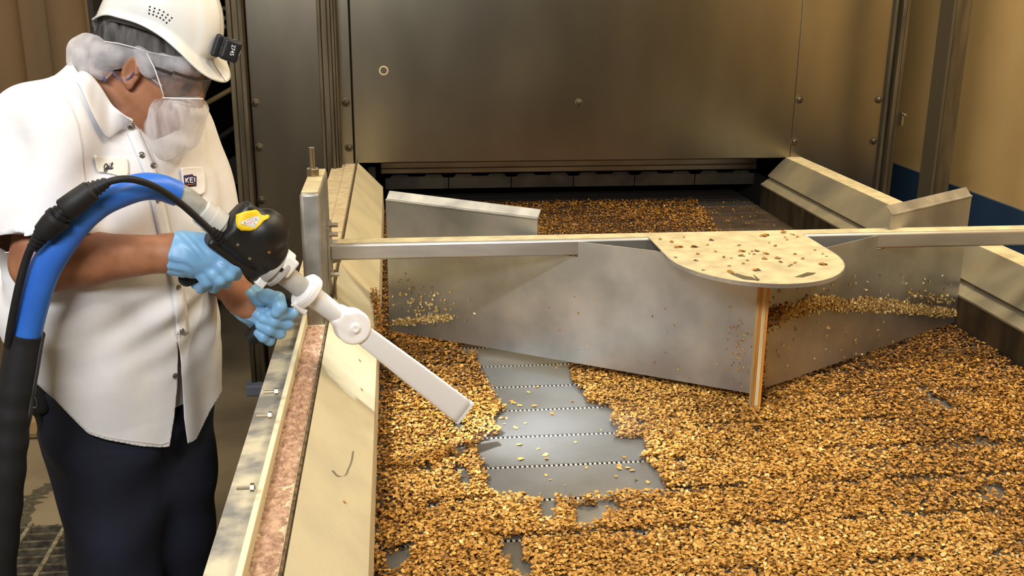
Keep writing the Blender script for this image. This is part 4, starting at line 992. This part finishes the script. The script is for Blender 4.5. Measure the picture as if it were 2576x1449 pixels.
# --- gloved hands
def finger(pts, r0, r1): 
    n = len(pts); return chain(pts, [r0+(r1-r0)*i/(n-1) for i in range(n)], .006)
W0 = WRN; A_ = lambda x, y, Y: at(x, y, Y)
gf_r = union([
  union([cap(A_(428,636,1.955), A_(470,640,1.955), .041, .037), cap(A_(462,630,1.955), A_(545,632,1.955), .030, .022), cap(A_(462,645,1.955), A_(530,652,1.95), .030, .022), cap(A_(465,655,1.955), A_(508,672,1.955), .024, .021), cap(A_(470,622,1.965), A_(530,606,1.975), .022, .014)], .022),
  finger([A_(540,626,1.952), A_(572,646,1.942), A_(598,668,1.943), A_(592,690,1.968), A_(572,694,1.995)], .0150, .0105),
  finger([A_(530,644,1.948), A_(558,672,1.938), A_(577,690,1.938), A_(566,710,1.965), A_(546,706,1.995)], .0150, .0108),
  finger([A_(514,658,1.946), A_(538,688,1.938), A_(553,703,1.938), A_(538,722,1.965), A_(520,714,1.995)], .0145, .0105),
  finger([A_(498,672,1.948), A_(512,694,1.942), A_(520,708,1.942), A_(506,724,1.965), A_(492,716,1.99)], .0135, .0095),
  finger([A_(520,606,1.975), A_(556,606,1.992), A_(584,622,2.0)], .014, .011)], .0045)
gf_r = union([gf_r, cylf(A_(436,637,1.955), A_(470,640,1.955)-A_(428,636,1.955), .0415, .0035, .0030)], .004)
gf_r = flat(gf_r, A_(434,636,1.955), nrm(A_(428,632,1.955)-A_(470,640,1.955)))
def wr_(fn, c, s=1.0):
    def f(x, y, z): return fn(x, y, z)+.0009*s*np.sin(240*(x+z)+3*np.sin(90*y+60*x))*np.exp(-((x-c[0])**2+(z-c[2])**2)/.0022)
    return f
c = A_(450,640,1.95)
V, F = nets(wr_(gf_r, c, 1.6), np.arange(c[0]-.035,c[0]+.165,.0021), np.arange(1.89,2.05,.0023), np.arange(c[2]-.10,c[2]+.065,.0021))
GR = build('glove', (V, F), m_glove, PW, smooth=True)
gf_l = union([
  union([cap(A_(598,738,2.105), A_(628,762,2.10), .038, .034), cap(A_(625,758,2.10), A_(690,762,2.098), .030, .022), cap(A_(628,770,2.10), A_(684,796,2.105), .028, .022), cap(A_(632,782,2.10), A_(664,826,2.108), .024, .020), cap(A_(630,765,2.085), A_(655,790,2.075), .024,.022)], .02),
  finger([A_(692,762,2.10), A_(722,776,2.088), A_(734,787,2.064), A_(704,790,2.048), A_(680,790,2.052)], .0135, .0112),
  finger([A_(690,780,2.105), A_(716,800,2.09), A_(722,814,2.066), A_(690,808,2.048), A_(664,801,2.054)], .0135, .0115),
  finger([A_(682,800,2.108), A_(700,824,2.09), A_(704,838,2.068), A_(678,829,2.050), A_(656,819,2.056)], .0130, .0108),
  finger([A_(664,826,2.108), A_(676,846,2.09), A_(678,856,2.070), A_(662,848,2.056), A_(650,838,2.060)], .0120, .0098),
  finger([A_(638,758,2.075), A_(672,746,2.055), A_(699,752,2.045), A_(705,772,2.038), A_(695,786,2.036)], .0165, .0118)], .0045)
gf_l = union([gf_l, cylf(A_(611,751,2.103), A_(628,762,2.10)-A_(598,738,2.105), .0385, .0035, .0030)], .004)
gf_l = flat(gf_l, A_(610,750,2.103), nrm(A_(598,738,2.105)-A_(628,762,2.10)))
c = A_(620,755,2.10)
V, F = nets(wr_(gf_l, c, 1.4), np.arange(c[0]-.05,c[0]+.13,.0021), np.arange(2.0,2.16,.0023), np.arange(c[2]-.11,c[2]+.055,.0021))
GLV = build('glove', (V, F), m_glove, PW, smooth=True)
# ================================================================ STEAM GUN
m_white = mat('white_plastic', (240,240,238), .42)
m_noz = mat('nozzle_white', (222,224,225), .55, 0, bump=.12, bscale=90)
m_pipe = mat('pipe_grey', (190,188,182), .4, 0, rgb2=(160,158,152), scale=20)
m_greyfit = mat('fitting_grey', (196,196,190), .5)
m_yel = mat('keypad_yellow', (236,200,24), .5); m_keys = mat('keypad_grey', (208,204,204), .5)
G0, G1 = at(560,572,1.935), at(885,820,2.02)
gd = nrm(G1-G0); cn = -ray(640,600); cn = nrm(cn-gd*(cn@gd)); gp = np.cross(gd, cn); gp = gp if gp[2] > 0 else -gp   # along, toward viewer, up-right
GA = [gd, gp, cn]
GUN = empty('steam_gun', at(640,605,1.95), 'black hand-held steam gun with yellow keypad, white pipe and flat nozzle', 'steam gun')
bc = at(636,598,1.955)
gb = union([rbox(at(626,592,1.955), GA, (.050,.046,.036), .018), rbox(at(592,634,1.955), GA, (.060,.022,.028), .008), ell(at(666,584,1.955), [gd,gp,cn], (.046,.046,.042)), cylf(at(636,610,1.955), gd, .040, .060, .010), rbox(at(628,560,1.94), [gd,gp,cn], (.034,.030,.020), .012)], .009)
V, F = nets(gb, np.arange(bc[0]-.12,bc[0]+.12,.0026), np.arange(bc[1]-.09,bc[1]+.09,.0026), np.arange(bc[2]-.12,bc[2]+.10,.0026))
build('housing', (V, F), m_black, GUN, smooth=True)
kp = build('keypad', decal(gb, [(595,541),(618,531),(643,528),(650,533),(656,541),(664,543),(674,541),(678,545),(675,551),(664,556),(655,567),(644,577),(630,581),(606,580),(596,572),(593,556)], .0012, 4), m_yel, GUN, smooth=True, solid=.001)
build('keypad_label', decal(gb, [(604,559),(620,551),(640,543),(651,544),(655,549),(648,562),(640,572),(634,573),(620,567),(606,565)], .0026, 4), m_keys, kp, smooth=True)
for i, (px, py) in enumerate([(614,560),(643,551),(640,563)]):
    build('button', decal(gb, [(px+8*math.cos(t), py+4.2*math.sin(t)-3*math.cos(t)*.5) for t in np.linspace(0,5.8,10)], .0036, 3), m_patch, kp, smooth=True)
    build('button_mark', decal(gb, [(px+2.6*math.cos(t), py+1.6*math.sin(t)) for t in np.linspace(0,5.8,8)], .0042, 2), mat('mark_grey', (120,112,124), .6), kp, smooth=True)
build('signal_light', decal(gb, [(628+2.2*math.cos(t), 558+2.2*math.sin(t)) for t in np.linspace(0,5.8,8)], .0044, 2), emit('signal_red', (255,120,110), 2.0), kp)
for px, py in [(598,615),(628,650),(677,634)]:
    p, n = hit(gb, px, py, .0); build('screw', MB().lathe(p, n, [(0,.0032),(.001,.0032),(.0012,.002)], 12), m_bolt, GUN)
# pistol grip and front handle
gr = union([cap(at(592,650,1.985), at(470,700,1.975), .0185, .0165), cap(at(592,650,1.985), at(610,630,1.97), .0185, .022)], .012)
c = at(535,672,1.98); V, F = nets(gr, np.arange(c[0]-.09,c[0]+.10,.003), np.arange(1.93,2.03,.003), np.arange(c[2]-.06,c[2]+.07,.003)); build('pistol_grip', (V, F), m_blackr, GUN, smooth=True)
h0, h1 = at(738,756,2.078), at(638,846,2.078); hd_ = nrm(h0-h1); L_ = np.linalg.norm(h0-h1)
build('front_handle', MB().lathe(h1, hd_, [(-.012,.010),(-.010,.0165),(.01,.0175),(.03,.016),(L_*.7,.016),(L_*.74,.0215),(L_*.80,.0225),(L_*.82,.020),(L_*.86,.0205),(L_*.88,.0185),(L_*.98,.0195),(L_*1.06,.017),(L_*1.07,.008)], 24), m_blackr, GUN, smooth='auto')
build('handle_bracket', MB().tube([h0, at(752,742,2.05), at(768,734,2.0)], .008, 10), m_black, GUN, smooth=True)
def along(px, py, Y=None):
    "point on the gun's axis nearest the sight line"
    d = nrm(ray(px, py)); w0 = CAM-G0; b = d@gd; return G0+gd*(((gd@w0)-b*(d@w0))/(1-b*b))
# rear hose fitting
a = along(505,527); b = along(582,586)
fit = build('hose_fitting', MB().lathe(a, gd, [(0,.020),(.003,.0245),(.022,.0245),(.0225,.0265),(.046,.0265),(.048,.022),(.058,.021),(.060,.026),(.070,.025),(.078,.024)], 30), m_greyfit, GUN, smooth='auto')
# front pipe with clamps
build('collar_ring', MB().lathe(along(673,666), gd, [(0,.034),(.006,.036),(.012,.036),(.013,.031),(.020,.031),(.021,.036),(.028,.036),(.030,.024)], 34), m_pipe, GUN, smooth='auto')
cl = along(700,680)
V, F = nets(union([rbox(cl+gp*.016+cn*.014, GA, (.016,.020,.016), .005), rbox(cl+gp*.034+cn*.008-gd*.008, GA, (.014,.010,.012), .005), rbox(cl-gp*.034+cn*.004-gd*.014, GA, (.010,.014,.008), .002)], .004), np.arange(cl[0]-.07,cl[0]+.07,.0024), np.arange(cl[1]-.06,cl[1]+.06,.0024), np.arange(cl[2]-.07,cl[2]+.07,.0024))
build('clamp_block', (V, F), m_white, GUN, smooth=True)
build('clamp_slot', MB().obox(cl+gp*.004+cn*.031-gd*.006, GA, (.003,.004,.001)), m_dark, GUN)
build('steam_pipe', MB().lathe(along(684,668), gd, [(0,.0215),(.11,.0205)], 26), m_pipe, GUN, smooth='auto')
tc_ = along(772,733)
build('tri_clamp', MB().lathe(tc_-gd*.012, gd, [(0,.022),(.001,.033),(.004,.0365),(.011,.0375),(.012,.0345),(.013,.0375),(.020,.0365),(.023,.033),(.024,.021)], 36), m_white, GUN, smooth='auto')
build('clamp_screw', MB().tube([tc_-gp*.034+cn*.012-gd*.012, tc_-gp*.034+cn*.012+gd*.02], .0065, 12), m_white, GUN, smooth='auto')
e0 = along(786,744); e1_ = along(858,796)
build('lower_pipe', MB().lathe(e0, gd, [(0,.0215),(np.linalg.norm(e1_-e0)*.75,.0195),(np.linalg.norm(e1_-e0),.0195)], 26), m_noz, GUN, smooth='auto')
PV = along(885,820); vn = nrm(CAM-PV); vn = nrm(vn-gd*(vn@gd)*.8)
V, F = nets(union([rbox(along(864,802), GA, (.024,.022,.020), .012), cylf(PV, vn, .036, .022, .006), cap(along(848,788)+gp*.010, PV+gp*.016, .012, .014)], .008), np.arange(PV[0]-.08,PV[0]+.06,.0024), np.arange(PV[1]-.06,PV[1]+.06,.0024), np.arange(PV[2]-.06,PV[2]+.08,.0024))
build('pivot_elbow', (V, F), m_white, GUN, smooth=True)
build('pivot_bolt', MB().lathe(PV+vn*.0215, vn, [(0,.013),(.002,.013),(.003,.009),(.007,.008),(.007,.004),(.006,.003)], 20), m_white, GUN, smooth='auto')
# flat flared nozzle
T = at(1168,1038,2.085); S0 = PV+gd*.008; nd_ = nrm(T-S0); cn2 = -ray(1030,930); cn2 = nrm(cn2-nd_*(cn2@nd_)); up2 = np.cross(nd_, cn2); up2 = up2 if up2[2] > 0 else -up2
L_ = np.linalg.norm(T-S0); mbz = MB(); rows = []
for q, wd, th in [(0,.019,.017),(.10,.0215,.017),(.5,.0255,.014),(.93,.0285,.0105),(1,.0288,.010)]:
    c_ = S0+nd_*L_*q; rr = []
    for a_ in range(24):
        t = 2*math.pi*a_/24; ca_, sa_ = math.cos(t), math.sin(t); e_ = .28
        rr.append(c_+up2*wd*math.copysign(abs(ca_)**e_, ca_)+cn2*th*math.copysign(abs(sa_)**e_, sa_))
    rows.append(rr+[rr[0]])
mbz.grid(rows)
NZ = build('flat_nozzle', mbz, m_noz, GUN, smooth='auto', solid=-.0022)
build('nozzle_mouth', MB().obox(T-nd_*.008, [nd_,up2,cn2], (.001,.026,.008)), mat('mouth_grey', (150,140,128), .8), NZ)
build('nozzle_rim', MB().grid([[S0+nd_*(L_-d_)+up2*wd*math.copysign(abs(math.cos(t))**.28, math.cos(t))+cn2*th*math.copysign(abs(math.sin(t))**.28, math.sin(t)) for t in np.linspace(0,2*math.pi,49)] for d_, wd, th in [(.006,.0288,.0104),(.006,.0298,.0116),(-.0005,.0298,.0116),(-.0005,.0284,.0098)]]), m_noz, NZ, smooth='auto')

# ================================================================ HOSE AND CABLE
m_hose = mat('hose_blue', (52,116,214), .38, 0, rgb2=(44,100,196), scale=12)
m_clear = mat('clear_tube', (196,198,192), .3, 0, rgb2=(150,152,146), scale=30, alpha=.72)
hose_pts = smooth_pts([at(64,845,1.80), at(82,768,1.80), at(110,685,1.80), at(150,616,1.805), at(198,553,1.815), at(245,513,1.83), at(292,490,1.845), at(352,471,1.87), at(400,471,1.885), at(447,487,1.90)], 7)
HO = empty('steam_hose', at(64,845,1.80), 'thick blue hose with black lower sleeve arching up to the steam gun', 'hose')
n_ = len(hose_pts); build('blue_tube', MB().tube(hose_pts, [.0265 if i < n_*.5 else .0265-.003*(i-n_*.5)/(n_*.5) for i in range(n_)], 28), m_hose, HO, smooth='auto')
sl = smooth_pts([at(66,836,1.80), at(61,862,1.80), at(50,930,1.795), at(36,1010,1.79), at(26,1090,1.785), at(18,1180,1.78), at(8,1290,1.78), at(-2,1400,1.78), at(-12,1560,1.79), at(-20,1750,1.82), at(-30,1950,1.9)], 6)
build('black_sleeve', MB().tube(sl, [.0315+.0012*math.sin(i*1.3)*(i > 14) for i in range(len(sl))], 26), mat('sleeve_black', (24,25,28), .6, bump=.3, bscale=60), HO, smooth='auto')
build('sleeve_seam', MB().tube([p+np.array([.031,-.01,0]) for p in sl[:22]], .0012, 6), mat('seam_grey', (70,72,76), .6), HO, smooth=True)
ctp = smooth_pts([at(443,485,1.899), at(470,500,1.907), along(500,523)-gd*.0, along(520,540)], 5)
build('clear_tail', MB().tube(ctp, .0205, 24), m_clear, HO, smooth='auto')
CBL = empty('control_cable', at(150,545,1.77), 'thin black cable with two-piece plug running beside the blue hose', 'cable')
low = smooth_pts([at(20,870,1.775), at(26,830,1.77), at(36,775,1.768), at(50,710,1.768), at(64,660,1.77), at(78,624,1.77), at(95,598,1.77)], 6)
build('cable', MB().tube(low, .0068, 14), m_blackr, CBL, smooth='auto')
up_ = smooth_pts([at(262,462,1.79), at(285,454,1.795), at(315,450,1.80), at(350,455,1.815), at(390,470,1.835), at(430,494,1.855), at(470,525,1.875), at(505,557,1.89), at(545,594,1.905)], 6)
build('cable', MB().tube(up_, .0062, 14), m_blackr, CBL, smooth='auto')
def ribbed(a, b, r0, r1, n):
    "strain relief with rings"
    L = np.linalg.norm(b-a); pr = []
    for i in range(n):
        r = r0+(r1-r0)*i/(n-1); q = L*i/n; pr += [(q, r), (q+L/n*.55, r), (q+L/n*.6, r*.8), (q+L/n*.98, r*.8)]
    return MB().lathe(a, b-a, pr, 22)
build('strain_relief', ribbed(at(82,624,1.77), at(112,582,1.768), .010, .0145, 4), m_blackr, CBL, smooth='auto')
ca_, cb_ = at(106,590,1.768), at(150,545,1.768); L_ = np.linalg.norm(cb_-ca_)
build('plug', MB().lathe(ca_, cb_-ca_, [(0,.013),(.004,.018),(L_*.55,.0205),(L_*.8,.0205),(L_*.82,.0225),(L_,.0215),(L_*1.02,.016)], 26), m_blackr, CBL, smooth='auto')
a_, b_ = at(147,548,1.768), at(168,524,1.77); L_ = np.linalg.norm(b_-a_)
build('locking_ring', MB().lathe(a_, b_-a_, [(0,.0145),(L_*.3,.0145),(L_*.32,.018),(L_*.55,.018),(L_*.57,.0150),(L_,.0150)], 24), m_black, CBL, smooth='auto')
a_, b_ = at(162,531,1.77), at(236,474,1.783); L_ = np.linalg.norm(b_-a_)
build('socket', MB().lathe(a_, b_-a_, [(0,.0195),(.003,.0215),(L_*.45,.0205),(L_*.9,.0185),(L_*.95,.015)], 26), m_blackr, CBL, smooth='auto')
build('strain_relief', ribbed(at(230,479,1.783), at(272,457,1.792), .0155, .010, 4), m_blackr, CBL, smooth='auto')
build('cable_boot', ribbed(at(532,580,1.90), at(556,602,1.915), .0085, .0135, 4), m_blackr, CBL, smooth='auto')

# ================================================================ STEAM DRIFTING FROM THE NOZZLE
vm = bpy.data.materials.new('thin_steam'); vm.use_nodes = True; N = vm.node_tree.nodes; L = vm.node_tree.links
N.remove(N['Principled BSDF']); ou = [n for n in N if n.type == 'OUTPUT_MATERIAL'][0]
pv = N.new('ShaderNodeVolumePrincipled'); pv.inputs['Color'].default_value = (.95,.97,1,1); pv.inputs['Anisotropy'].default_value = 0.2
tcn = N.new('ShaderNodeTexCoord'); mpn = N.new('ShaderNodeMapping'); mpn.vector_type = 'POINT'
gr_ = N.new('ShaderNodeTexGradient'); gr_.gradient_type = 'QUADRATIC_SPHERE'
ax_ = (.27,.15,.045); mpn.inputs['Scale'].default_value = tuple(1/a for a in ax_)
mu = N.new('ShaderNodeMath'); mu.operation = 'MULTIPLY'; mu.inputs[1].default_value = 5.0
L.new(tcn.outputs['Object'], mpn.inputs['Vector']); L.new(mpn.outputs['Vector'], gr_.inputs['Vector']); L.new(gr_.outputs['Fac'], mu.inputs[0]); L.new(mu.outputs[0], pv.inputs['Density']); L.new(pv.outputs[0], ou.inputs['Volume'])
vs, fs = [], []
for i in range(13):
    for j in range(24):
        a, b = math.pi*i/12, 2*math.pi*j/24; vs.append((ax_[0]*math.sin(a)*math.cos(b), ax_[1]*math.sin(a)*math.sin(b), ax_[2]*math.cos(a)))
for i in range(12):
    for j in range(24): fs.append((i*24+j, i*24+(j+1)%24, (i+1)*24+(j+1)%24, (i+1)*24+j))
vc = onz(1440,1075,.86)
o = build('steam_wisp', (np.array(vs)+vc, fs), vm, origin=tuple(vc)); tag(o, 'thin wisp of steam drifting over the cleared belt from the nozzle', 'steam', kind='stuff')
